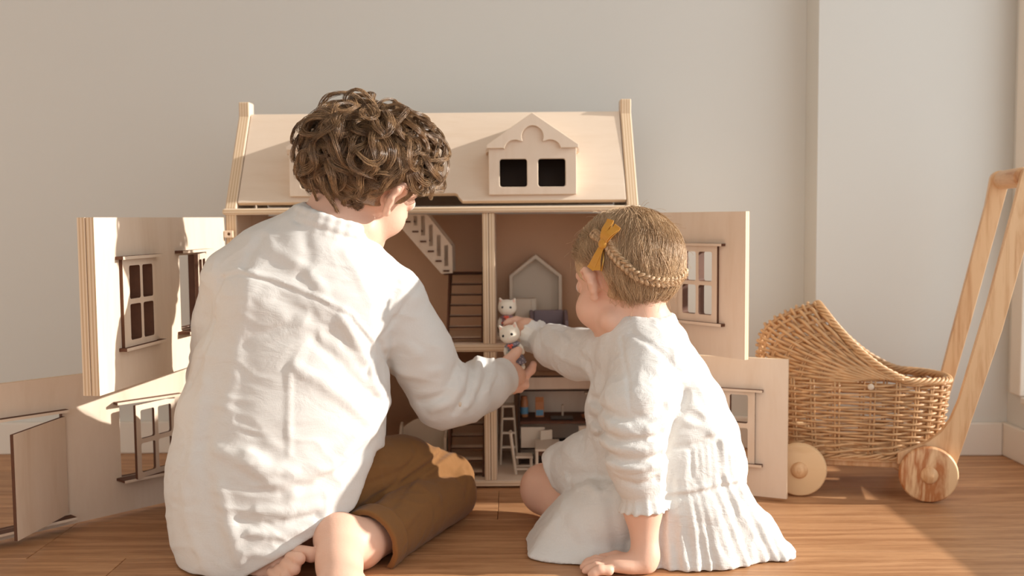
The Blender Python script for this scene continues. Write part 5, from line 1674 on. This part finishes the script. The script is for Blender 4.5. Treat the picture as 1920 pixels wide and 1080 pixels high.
# ------------------------------------------------------------------ two toy cats
M['plush'] = plain('cream_flock', srgb(240, 230, 212), 0.9, 0.03, 300, 0.3, 900, 0.1, sheen=0.3)
M['bead'] = plain('black_bead', srgb(14, 13, 14), 0.15, 0.02, 20, spec=0.6)
M['pinkear'] = plain('pink_inner_ear', srgb(238, 200, 184), 0.8, 0.03, 50)
M['coral'] = plain('coral_ribbon', srgb(232, 108, 86), 0.6, 0.08, 60)
M['teal'] = plain('pale_green_sash', srgb(150, 178, 164), 0.6, 0.05, 60)

def print_fabric(name, base, spots, scale):
    m, nt, bb_ = new_mat(name)
    tc = node(nt, 'ShaderNodeTexCoord')
    v = node(nt, 'ShaderNodeTexVoronoi', Scale=scale)
    nt.links.new(tc.outputs['Object'], v.inputs['Vector'])
    cr = node(nt, 'ShaderNodeValToRGB')
    e = cr.color_ramp.elements
    e[0].position, e[0].color = 0.22, spots
    e[1].position, e[1].color = 0.40, base
    nt.links.new(v.outputs['Distance'], cr.inputs['Fac'])
    nt.links.new(cr.outputs['Color'], bb_.inputs['Base Color'])
    bb_.inputs['Roughness'].default_value = 0.8
    return m

M['print_a'] = print_fabric('lilac_floral_print', srgb(128, 121, 132), srgb(204, 196, 198), 300)
M['print_b'] = print_fabric('pink_floral_print', srgb(152, 116, 120), srgb(214, 182, 184), 300)

def toy_cat(foot, up, facing, H, fabric, label, sash):
    """cream toy cat in a printed dress; H is its standing height"""
    foot = np.array(foot, float)
    B = basis(up, np.cross(np.array(facing, float), np.array(up, float)))
    x, y, z = B[:, 0], B[:, 1], B[:, 2]
    fw = np.array(facing, float) - z * (np.array(facing, float) @ z)
    fw /= np.linalg.norm(fw)
    x = np.cross(fw, z)
    B = np.stack([x, fw, z], 1)
    def P(a, b_, c):
        return foot + H * (a * x + b_ * fw + c * z)
    root = thing('toy_cat', label, 'toy cat', tuple(foot), 'two cream toy cats in printed dresses')
    fd = Field(P(0, 0, 0.78) - H * 0.40, P(0, 0, 0.78) + H * 0.40, H * 0.0125)
    fd.ell(P(0, 0.0, 0.76), (0.212 * H, 0.175 * H, 0.185 * H), B, 0.004)
    fd.ell(P(0, 0.11, 0.70), (0.125 * H, 0.085 * H, 0.085 * H), B, 0.008)
    for q in (-1, 1):
        fd.cone(P(q * 0.13, 0, 0.87), P(q * 0.165, 0.0, 0.955), 0.062 * H, 0.026 * H, 0.004)
        fd.ell(P(q * 0.152, 0.045, 0.915), (0.028 * H, 0.03 * H, 0.038 * H), B, 0.001, 'sub')
    Vh, Fh = fd.mesh(2)
    hd_ = link_np('head', Vh, Fh, 'plush', root)
    for q in (-1, 1):
        link('eye', MB().ball(P(q * 0.088, 0.160, 0.775), 0.030 * H, n=8), 'bead', hd_, smooth=True)
        link('inner_ear', MB().ball(P(q * 0.150, 0.030, 0.912), (0.026 * H, 0.012 * H, 0.040 * H), B, 8), 'pinkear', hd_, smooth=True)
    link('nose', MB().ball(P(0, 0.198, 0.715), (0.018 * H, 0.01 * H, 0.012 * H), B, 6), 'pinkear', hd_, smooth=True)
    n_ = 28
    rings = []
    for zz, r_, am in ((0.585, 0.085, 0), (0.55, 0.125, 0), (0.44, 0.135, 0), (0.40, 0.130, 0), (0.30, 0.150, 0.008), (0.18, 0.172, 0.014), (0.125, 0.180, 0.018), (0.125, 0.160, 0.015)):
        rings.append([P((r_ + am * math.sin(9 * 2 * math.pi * j / n_)) * math.cos(2 * math.pi * j / n_), 0.82 * (r_ + am * math.sin(9 * 2 * math.pi * j / n_)) * math.sin(2 * math.pi * j / n_), zz) for j in range(n_)])
    mb = MB()
    f_ = []
    for i in range(len(rings) - 1):
        for j in range(n_):
            j2 = (j + 1) % n_
            f_.append((i * n_ + j, (i + 1) * n_ + j, (i + 1) * n_ + j2, i * n_ + j2))
    f_.append(tuple((len(rings) - 1) * n_ + j for j in range(n_))[::-1])
    mb.add([p for r_ in rings for p in r_], f_)
    dr = link('dress', mb, fabric, root, smooth=True)
    link('collar', MB().lathe([(0.09 * H, 0.0), (0.165 * H, -0.055 * H), (0.172 * H, -0.068 * H), (0.10 * H, -0.030 * H)], P(0, 0.01, 0.60), z, 24), fabric, dr, smooth=True)
    link('sash', MB().lathe([(0.134 * H, -0.022 * H), (0.140 * H, 0.0), (0.136 * H, 0.022 * H)], P(0, 0, 0.415), z, 24), sash, dr, smooth=True)
    bw = MB()
    for q in (-1, 1):
        bw.ball(P(q * 0.030, 0.165, 0.560), (0.032 * H, 0.016 * H, 0.030 * H), B, 7)
    bw.ball(P(0, 0.178, 0.552), 0.016 * H, n=6)
    bw.tube([P(-0.008, 0.172, 0.545), P(-0.018, 0.178, 0.495)], 0.013 * H, 6)
    bw.tube([P(0.008, 0.172, 0.545), P(0.018, 0.178, 0.495)], 0.013 * H, 6)
    link('neck_bow', bw, 'coral', dr, smooth=True)
    for q in (-1, 1):
        link('arm', MB().tube([P(q * 0.120, 0.02, 0.535), P(q * 0.160, 0.03, 0.44), P(q * 0.168, 0.045, 0.330), P(q * 0.168, 0.05, 0.315)], [0.045 * H, 0.052 * H, 0.050 * H, 0.028 * H], 12), 'plush', root, smooth=True)
        link('foot', MB().ball(P(q * 0.085, 0.045, 0.050), (0.062 * H, 0.098 * H, 0.050 * H), B, 8), 'plush', root, smooth=True)
        link('leg', MB().tube([P(q * 0.085, 0.0, 0.05), P(q * 0.085, 0.0, 0.25)], 0.050 * H, 10), 'plush', root, smooth=True)
    return root

u1 = np.array((-0.0074, 1.8280, 0.3233)) - np.array((0.0123, 1.8320, 0.2465))
toy_cat((0.0123, 1.8320, 0.2445), u1, (-0.30, -1, 0.05), 0.0905, 'print_a', 'cream toy cat in a lilac floral dress with coral bow, held in the boy\'s hand', 'teal')
toy_cat((-0.0110, 1.975, 0.2809), (0.02, 0.0, 1), (-0.10, -1, 0), 0.0865, 'print_b', 'cream toy cat in a pink floral dress, standing beside the divider', 'coral')

# ================================================================== hair
def hair_mat(name, dark, light, rough=0.38, scale=420.0, spec=0.5):
    m, nt, b_ = new_mat(name)
    tc = node(nt, 'ShaderNodeTexCoord')
    n1 = node(nt, 'ShaderNodeTexNoise', Scale=scale, Detail=2.0)
    n2 = node(nt, 'ShaderNodeTexNoise', Scale=40.0, Detail=2.0)
    nt.links.new(tc.outputs['Object'], n1.inputs['Vector'])
    nt.links.new(tc.outputs['Object'], n2.inputs['Vector'])
    av = node(nt, 'ShaderNodeMath', operation='ADD')
    nt.links.new(n1.outputs['Fac'], av.inputs[0])
    nt.links.new(n2.outputs['Fac'], av.inputs[1])
    cr = node(nt, 'ShaderNodeValToRGB')
    e = cr.color_ramp.elements
    e[0].position, e[0].color = 0.35, dark
    e[1].position, e[1].color = 0.70, light
    hf = node(nt, 'ShaderNodeMath', operation='MULTIPLY')
    hf.inputs[1].default_value = 0.5
    nt.links.new(av.outputs[0], hf.inputs[0])
    nt.links.new(hf.outputs[0], cr.inputs['Fac'])
    nt.links.new(cr.outputs['Color'], b_.inputs['Base Color'])
    b_.inputs['Roughness'].default_value = rough
    b_.inputs['Specular IOR Level'].default_value = spec
    return m

M['hair_boy'] = hair_mat('brown_curly_hair', srgb(94, 68, 46), srgb(182, 144, 104), 0.32, 500.0, 0.6)
M['hair_girl'] = hair_mat('fair_hair', srgb(174, 140, 104), srgb(224, 192, 152), 0.42)
M['ribbon'] = plain('mustard_ribbon', srgb(200, 142, 52), 0.5, 0.04, 200, 0.1, 800, 0.3, sheen=0.2)

def strands_mesh(P, R, n=3):
    """P (s, k, 3) hair centre lines, R (s, k) radii -> n-sided tubes"""
    s_, k, _ = P.shape
    T = np.gradient(P, axis=1)
    T /= np.linalg.norm(T, axis=2, keepdims=True) + 1e-12
    ref = np.broadcast_to(np.array([0.31, 0.53, 0.79]), T.shape)
    X = np.cross(T, ref)
    X /= np.linalg.norm(X, axis=2, keepdims=True) + 1e-12
    Y = np.cross(T, X)
    V = np.stack([P + R[..., None] * (math.cos(2 * math.pi * j / n) * X + math.sin(2 * math.pi * j / n) * Y) for j in range(n)], 2)
    base = (np.arange(s_) * k * n)[:, None, None] + (np.arange(k - 1) * n)[None, :, None]
    j = np.arange(n)[None, None, :]
    j2 = (j + 1) % n
    F = np.stack([base + j, base + j2, base + n + j2, base + n + j], 3).reshape(-1, 4)
    return V.reshape(-1, 3), F

def bundle(path, rad, count, r, rs, twist=0.0, taper=True, flat=0.7, ref=None, fray=0.0):
    """hairs round a centre line; rad (k,) is the lock's half width"""
    P = np.asarray(path)
    k = len(P)
    T = np.gradient(P, axis=0)
    T /= np.linalg.norm(T, axis=1)[:, None] + 1e-12
    up = np.array([0.2, 0.3, 0.93]) if ref is None else np.asarray(ref) / np.linalg.norm(ref)
    X = np.cross(T, up)
    X /= np.linalg.norm(X, axis=1)[:, None] + 1e-12
    for i in range(1, k):
        if X[i] @ X[i - 1] < 0:
            X[i] = -X[i]
    Y = np.cross(T, X)
    a = rs.uniform(0, 2 * math.pi, count)
    q = np.sqrt(rs.uniform(0.02, 1, count))
    ph = a[:, None] + twist * np.linspace(0, 1, k)[None]
    off = q[:, None] * rad[None]
    out = P[None] + off[..., None] * (np.cos(ph)[..., None] * X[None] + flat * np.sin(ph)[..., None] * Y[None])
    if fray:
        out = out + rs.normal(0, fray, (count, 1, 3)) * (np.linspace(0, 1, k) ** 2)[None, :, None]
    out = out + rs.normal(0, 0.0005, (count, 1, 3)) + rs.normal(0, 0.0003, out.shape)
    rr = np.full((count, k), r) * rs.uniform(0.7, 1.15, (count, 1))
    if taper:
        rr = rr * np.clip(1.25 - np.linspace(0, 1, k) ** 3, 0.3, 1)[None]
    return out, rr

def fib(n):
    i = np.arange(n) + 0.5
    ph = np.arccos(1 - 2 * i / n)
    th = math.pi * (1 + 5 ** 0.5) * i
    return np.stack([np.cos(th) * np.sin(ph), np.sin(th) * np.sin(ph), np.cos(ph)], 1)

def unit(v):
    return v / (np.linalg.norm(v, axis=-1, keepdims=True) + 1e-12)

# ---- the boy's curls
rs = np.random.RandomState(4)
rad_b = np.array([0.070, 0.088, 0.076]) * bs
cen_b = BC + bs * (-0.006 * BH[:, 1] + 0.020 * BH[:, 2])

def boy_pt(u, off):
    return cen_b + BH @ (rad_b * u + unit(u / rad_b) * off)

crown = unit(np.array([0.10, -0.35, 0.93]))
PP_, RR_ = [], []
K = 19
for u0 in np.concatenate([fib(980), unit(crown + rs.normal(0, 0.22, (26, 3)))]):
    u0 = unit(u0 + rs.normal(0, 0.05, 3))
    a, f_, d_ = u0
    if d_ < -0.80 or (f_ > 0.50 and d_ < 0.30) or (f_ > 0.02 and d_ < 0.26 - 0.3 * (f_ - 0.05)) or (f_ > -0.10 and d_ < -0.24) or (f_ > -0.26 and d_ < -0.62):
        continue
    if abs(a) > 0.78 and -0.40 < f_ < 0.30 and d_ < 0.06:
        continue
    u = u0.copy()
    ln = rs.uniform(0.062, 0.105)
    low = d_ < -0.25
    if low:
        ln *= 0.62
    amp = rs.uniform(0.5, 1.25)
    fr = rs.uniform(0.6, 1.45)
    p1, p2 = rs.uniform(0, 6.28, 2)
    curl = rs.choice([-1, 1]) * rs.uniform(0.4, 3.6)
    rise = rs.uniform(0.010, 0.040) * (0.42 if low else 1.0) * (1.30 if d_ > 0.3 else 1.0)
    if abs(a) > 0.6 and f_ < 0.30 and d_ < 0.30:
        rise *= 0.65
        ln *= 0.7
    wv = rs.uniform(0.002, 0.008)
    pts = []
    rej = False
    for i in range(K):
        t_ = i / (K - 1)
        off = -0.002 + rise * math.sin(math.pi * min(1, 0.05 + 0.78 * t_ ** 0.75)) + wv * math.sin(2 * math.pi * fr * t_ + p2) * t_
        pts.append(boy_pt(u, off))
        rej = rej or (u[1] > -0.06 and u[2] < -0.02 - 0.12 * (u[1] > 0.3)) or (u[1] > 0.72 and u[2] < 0.15)
        fl = unit(-(crown - (crown @ u) * u))
        sd_ = np.cross(u, fl)
        h_ = amp * math.sin(2 * math.pi * fr * t_ + p1) + curl * t_ ** 2.0
        stp = ln / (K - 1) / 0.085
        u = unit(u + stp * (math.cos(h_) * fl + math.sin(h_) * sd_))
    if rej:
        continue
    pts = np.array(pts)
    tt = np.linspace(0, 1, K)
    wid = rs.uniform(0.0045, 0.0115) * np.sin(math.pi * (0.20 + 0.70 * tt)) * (1 - 0.35 * tt)
    o_, r_ = bundle(pts, wid, 31, 0.00036, rs, twist=rs.uniform(-1.6, 1.6), flat=0.36, ref=boy_pt(u0, 0.1) - cen_b, fray=0.0014)
    PP_.append(o_)
    RR_.append(r_)
P_, R_ = np.concatenate(PP_), np.concatenate(RR_)
V, F = strands_mesh(P_, R_)
hb = link_np('hair', V, F, 'hair_boy', boy)
cap = Field(cen_b - 0.135, cen_b + 0.135, 0.0030)
cap.ell(cen_b, rad_b + 0.009, BH, 0)
cap.half(BC + 0.052 * BH[:, 1] + 0.02 * BH[:, 2], BH @ unit(np.array([0, 1.0, -0.45])), 0.004)
cap.half(BC - 0.030 * BH[:, 2], BH @ unit(np.array([0, 0.30, -1.0])), 0.004)
for q in (-1, 1):
    cap.ell(BC + q * 0.078 * BH[:, 0] + 0.012 * BH[:, 1] - 0.020 * BH[:, 2], (0.020, 0.026, 0.034), BH, 0.004, 'sub')
cap.half(BC + 0.045 * BH[:, 1], BH @ unit(np.array([0, 1.0, -1.1])), 0.004)
V, F = cap.mesh(2)
link_np('scalp_hair', V, F, 'hair_boy', boy)

# ---- the girl's combed hair
rad_g = np.array([0.070, 0.088, 0.076]) * gs
cen_g = GC + gs * (-0.006 * BG[:, 1] + 0.020 * BG[:, 2])

def girl_pt(u, off):
    return cen_g + BG @ (rad_g * u + unit(u / rad_g) * off)

def girl_u(p):
    return unit((BG.T @ (np.array(p) - cen_g)) / rad_g)

cap = Field(cen_g - 0.125, cen_g + 0.125, 0.0026)
cap.ell(cen_g, rad_g + 0.0055, BG, 0)
cap.half(GC + 0.060 * BG[:, 1] + 0.02 * BG[:, 2], BG @ unit(np.array([0, 1.0, -0.55])), 0.004)
cap.half(GC - 0.036 * BG[:, 2], BG @ unit(np.array([0, 0.42, -1.0])), 0.004)
for q in (-1, 1):
    cap.ell(GC + gs * (q * 0.078 * BG[:, 0] + 0.014 * BG[:, 1] - 0.022 * BG[:, 2]), (0.024, 0.042, 0.046), BG, 0.008, 'sub')
cap.half(GC + 0.040 * BG[:, 1], BG @ unit(np.array([0, 1.0, -1.1])), 0.004)
V, F = cap.mesh(2)
link_np('scalp_hair', V, F, 'hair_girl', girl)

braid_pts = [(0.1097, 1.5700, 0.5125), (0.1286, 1.5600, 0.4976), (0.1462, 1.5550, 0.4845), (0.1571, 1.5500, 0.4682), (0.1715, 1.5480, 0.4518), (0.1878, 1.5480, 0.4378), (0.2077, 1.5500, 0.4294), (0.2297, 1.5550, 0.4264), (0.2510, 1.5650, 0.4273), (0.2675, 1.5850, 0.4361)]
bu = np.array([girl_u(p) for p in braid_pts])
gcrown = unit(np.array([0.18, -0.10, 0.98]))
K = 12
PP_, RR_ = [], []
us = unit(rs.normal(0, 1, (15000, 3)))
a, f_, d_ = us[:, 0], us[:, 1], us[:, 2]
keep = ~((f_ > 0.56 + 0.1 * d_) & (d_ < 0.36)) & ~((f_ > 0.05) & (d_ < -0.12 - 0.2 * f_)) & (d_ > -0.40 - 0.34 * rs.uniform(0, 1, len(us)) ** 0.7) & ~((np.abs(a) > 0.72) & (d_ < 0.0) & (f_ > -0.30))
us = us[keep]
n_ = len(us)
u = us.copy()
ln = rs.uniform(0.030, 0.075, n_) * np.where(us[:, 2] < -0.15, 0.6, 1.0)
fro = np.where(us[:, 1] > 0.05, 1.0, 0.0)
ph = rs.uniform(0, 6.28, n_)
lock = lattice_noise(us * 5.0, 5)
lock2 = lattice_noise(us * 13.0, 6)
pts = []
base_off = rs.uniform(0.0055, 0.0105, n_) + 0.0022 * lock
for i in range(K):
    t_ = i / (K - 1)
    pts.append(cen_g + ((rad_g * u + unit(u / rad_g) * (base_off + 0.003 * math.sin(math.pi * t_))[:, None]) @ BG.T))
    fl = unit(-(gcrown - (u @ gcrown)[:, None] * u))
    sd_ = np.cross(u, fl)
    h_ = 0.55 * lock + 0.30 * lock2 + 0.20 * np.sin(3 * t_ + ph)
    # front hair is swept back over the ear towards the braid
    bk = unit(np.array([0.0, -1.0, -0.35]) - (u @ np.array([0.0, -1.0, -0.35]))[:, None] * u)
    dirn = unit(np.cos(h_)[:, None] * fl + np.sin(h_)[:, None] * sd_)
    wgt = np.clip(0.9 * (us[:, 1] + 0.15), 0, 0.85)[:, None]
    dirn = unit((1 - wgt) * dirn + wgt * bk)
    u = unit(u + (ln / (K - 1) / 0.078)[:, None] * dirn)
P1 = np.stack(pts, 1)
LU = np.einsum('nkj,ji->nki', P1 - cen_g, BG) / (rad_g + 0.008)
bad = ((np.abs(LU[:, :, 0]) > 0.72) & (LU[:, :, 2] < -0.04) & (LU[:, :, 1] > -0.14) & (LU[:, :, 1] < 0.34)).any(1)
P1 = P1[~bad]
n_ = len(P1)
R1 = np.full((n_, K), 0.00030) * rs.uniform(0.7, 1.2, (n_, 1)) * np.clip(1.2 - np.linspace(0, 1, K) ** 4, 0.3, 1)[None]
PP_.append(P1)
RR_.append(R1)
# wisps at the nape and round the outline
n_ = 700
uw = unit(np.stack([rs.uniform(-0.85, 0.75, n_), rs.uniform(-0.95, -0.25, n_), rs.uniform(-0.62, -0.25, n_)], 1))
u = uw.copy()
ph, cu = rs.uniform(0, 6.28, n_), rs.uniform(-2.4, 2.4, n_)
lw_ = rs.uniform(0.025, 0.055, n_)
rise = rs.uniform(0.000, 0.012, n_)
pts = []
for i in range(K):
    t_ = i / (K - 1)
    off = 0.004 + rise * t_ + 0.0025 * np.sin(5 * t_ + ph)
    pts.append(cen_g + ((rad_g * u + unit(u / rad_g) * off[:, None]) @ BG.T))
    dn = unit(np.array([0.0, -0.1, -1.0]) - (u @ np.array([0.0, -0.1, -1.0]))[:, None] * u)
    sd_ = np.cross(u, dn)
    h_ = cu * t_ ** 1.5 + 0.5 * np.sin(4 * t_ + ph)
    u = unit(u + (lw_ / (K - 1) / 0.078)[:, None] * (np.cos(h_)[:, None] * dn + np.sin(h_)[:, None] * sd_))
PP_.append(np.stack(pts, 1))
RR_.append(np.full((n_, K), 0.00030) * np.clip(1.2 - np.linspace(0, 1, K) ** 2, 0.3, 1)[None])
n_ = 260
uw = unit(rs.normal(0, 1, (n_, 3)) + np.array([0, -0.3, 0.9]))
fl = unit(-(gcrown - (uw @ gcrown)[:, None] * uw))
tt = np.linspace(0, 1, K)
ph = rs.uniform(0, 6.28, n_)
base = cen_g + ((rad_g * uw + unit(uw / rad_g) * 0.008) @ BG.T)
dirs = unit((fl + 0.45 * rs.normal(0, 1, (n_, 3))) @ BG.T + 0.35 * (uw @ BG.T))
lw_ = rs.uniform(0.012, 0.034, n_)
P3 = base[:, None] + dirs[:, None] * (lw_[:, None] * tt)[..., None] + 0.0025 * np.sin(4 * tt[None] + ph[:, None])[..., None] * (uw @ BG.T)[:, None] - np.array([0, 0, 0.006]) * (tt ** 2)[None, :, None]
PP_.append(P3)
RR_.append(np.full((n_, K), 0.00022))
V, F = strands_mesh(np.concatenate(PP_), np.concatenate(RR_))
hg = link_np('hair', V, F, 'hair_girl', girl)

# braid round the back of the head
def smooth_path(U, n):
    t0 = np.linspace(0, 1, len(U))
    t1 = np.linspace(0, 1, n)
    Q = np.stack([np.interp(t1, t0, U[:, i]) for i in range(3)], 1)
    for _ in range(10):
        Q[1:-1] = (Q[:-2] + 2 * Q[1:-1] + Q[2:]) / 4
    return unit(Q)

K = 130
bp = smooth_path(bu, K)
cen_path = np.array([girl_pt(q, 0.0125) for q in bp])
nrm = np.array([BG @ unit(q / rad_g) for q in bp])
T = unit(np.gradient(cen_path, axis=0))
sdv = np.cross(T, nrm)
turns = 9.5
PP_, RR_ = [], []
for s3 in range(3):
    t_ = np.linspace(0, 2 * math.pi * turns, K) + 2 * math.pi * s3 / 3
    c_ = cen_path + sdv * (0.0058 * np.sin(t_))[:, None] + nrm * (0.0030 * np.sin(2 * t_))[:, None]
    o_, r_ = bundle(c_, np.full(K, 0.0037), 34, 0.00042, rs, twist=14.0, taper=False)
    PP_.append(o_)
    RR_.append(r_)
V, F = strands_mesh(np.concatenate(PP_), np.concatenate(RR_))
link_np('braid', V, F, 'hair_girl', girl)
core = MB()
for s3 in range(3):
    t_ = np.linspace(0, 2 * math.pi * turns, K) + 2 * math.pi * s3 / 3
    core.tube(cen_path + sdv * (0.0058 * np.sin(t_))[:, None] + nrm * (0.0030 * np.sin(2 * t_))[:, None], 0.0031, 6)
link('braid_core', core, 'hair_girl', girl, smooth=True)

# mustard bow clipped over the ear
kn = np.array((0.1452, 1.5530, 0.4788))
ku = girl_u(kn)
kn = girl_pt(ku, 0.0190)
nb = BG @ unit(ku / rad_g)

def on_plane(px):
    """offset point into the bow's tangent plane"""
    v = np.array(px) - np.array((0.1452, 1.5530, 0.4788))
    v = v - nb * (v @ nb)
    return kn + v

def strip_ribbon(path, w0, w1, th=0.0009):
    P = np.array(path, float)
    k = len(P)
    T = unit(np.gradient(P, axis=0))
    X = unit(np.cross(T, nb))
    N = np.cross(X, T)
    mb = MB()
    ww = np.linspace(w0, w1, k)
    v = []
    for i in range(k):
        for sx, sn in ((-1, -1), (1, -1), (1, 1), (-1, 1)):
            v.append(P[i] + X[i] * sx * ww[i] / 2 + N[i] * sn * th / 2)
    f_ = []
    for i in range(k - 1):
        for j in range(4):
            f_.append((i * 4 + j, i * 4 + (j + 1) % 4, i * 4 + 4 + (j + 1) % 4, i * 4 + 4 + j))
    f_.append((0, 3, 2, 1))
    f_.append(tuple((k - 1) * 4 + j for j in range(4)))
    return mb.add(v, f_)

def ribbon_path(end, bow, lift):
    e = on_plane(end)
    v = e - kn
    s_ = np.cross(nb, unit(v))
    return [kn + v * q + nb * lift * math.sin(math.pi * min(1, q * 1.15)) + s_ * bow * math.sin(math.pi * q) for q in np.linspace(0, 1, 9)]

bowr = link('hair_bow', MB().ball(kn + nb * 0.0015, (0.0075, 0.0085, 0.0050), basis(nb), 10), 'ribbon', girl, smooth=True)
bowr['label'] = 'mustard ribbon bow'
for end, bow_, lift, w0, w1, nm in (((0.1534, 1.5530, 0.5179), 0.001, 0.006, 0.0090, 0.0125, 'bow_loop'), ((0.1721, 1.5530, 0.5039), -0.001, 0.007, 0.0090, 0.0130, 'bow_loop'),
                                    ((0.1246, 1.5530, 0.4414), 0.002, 0.003, 0.0085, 0.0140, 'bow_tail'), ((0.1402, 1.5530, 0.4363), -0.002, 0.002, 0.0085, 0.0125, 'bow_tail')):
    path = ribbon_path(end, bow_, lift)
    link(nm, strip_ribbon(path, w0, w1), 'ribbon', bowr, smooth=False)
    if nm == 'bow_loop':
        back = [p - nb * 0.0045 * math.sin(math.pi * min(1, 0.1 + i / 9)) for i, p in enumerate(path)]
        link('bow_loop', strip_ribbon(back, w0, w1), 'ribbon', bowr, smooth=False)
cl = [on_plane((0.1451, 1.5530, 0.4698)) - nb * 0.004, on_plane((0.1476, 1.5530, 0.4535)) - nb * 0.005, on_plane((0.1459, 1.5530, 0.4355)) - nb * 0.006]
link('clip', MB().tube(cl, 0.0016, 8), 'brass', bowr, smooth=True)
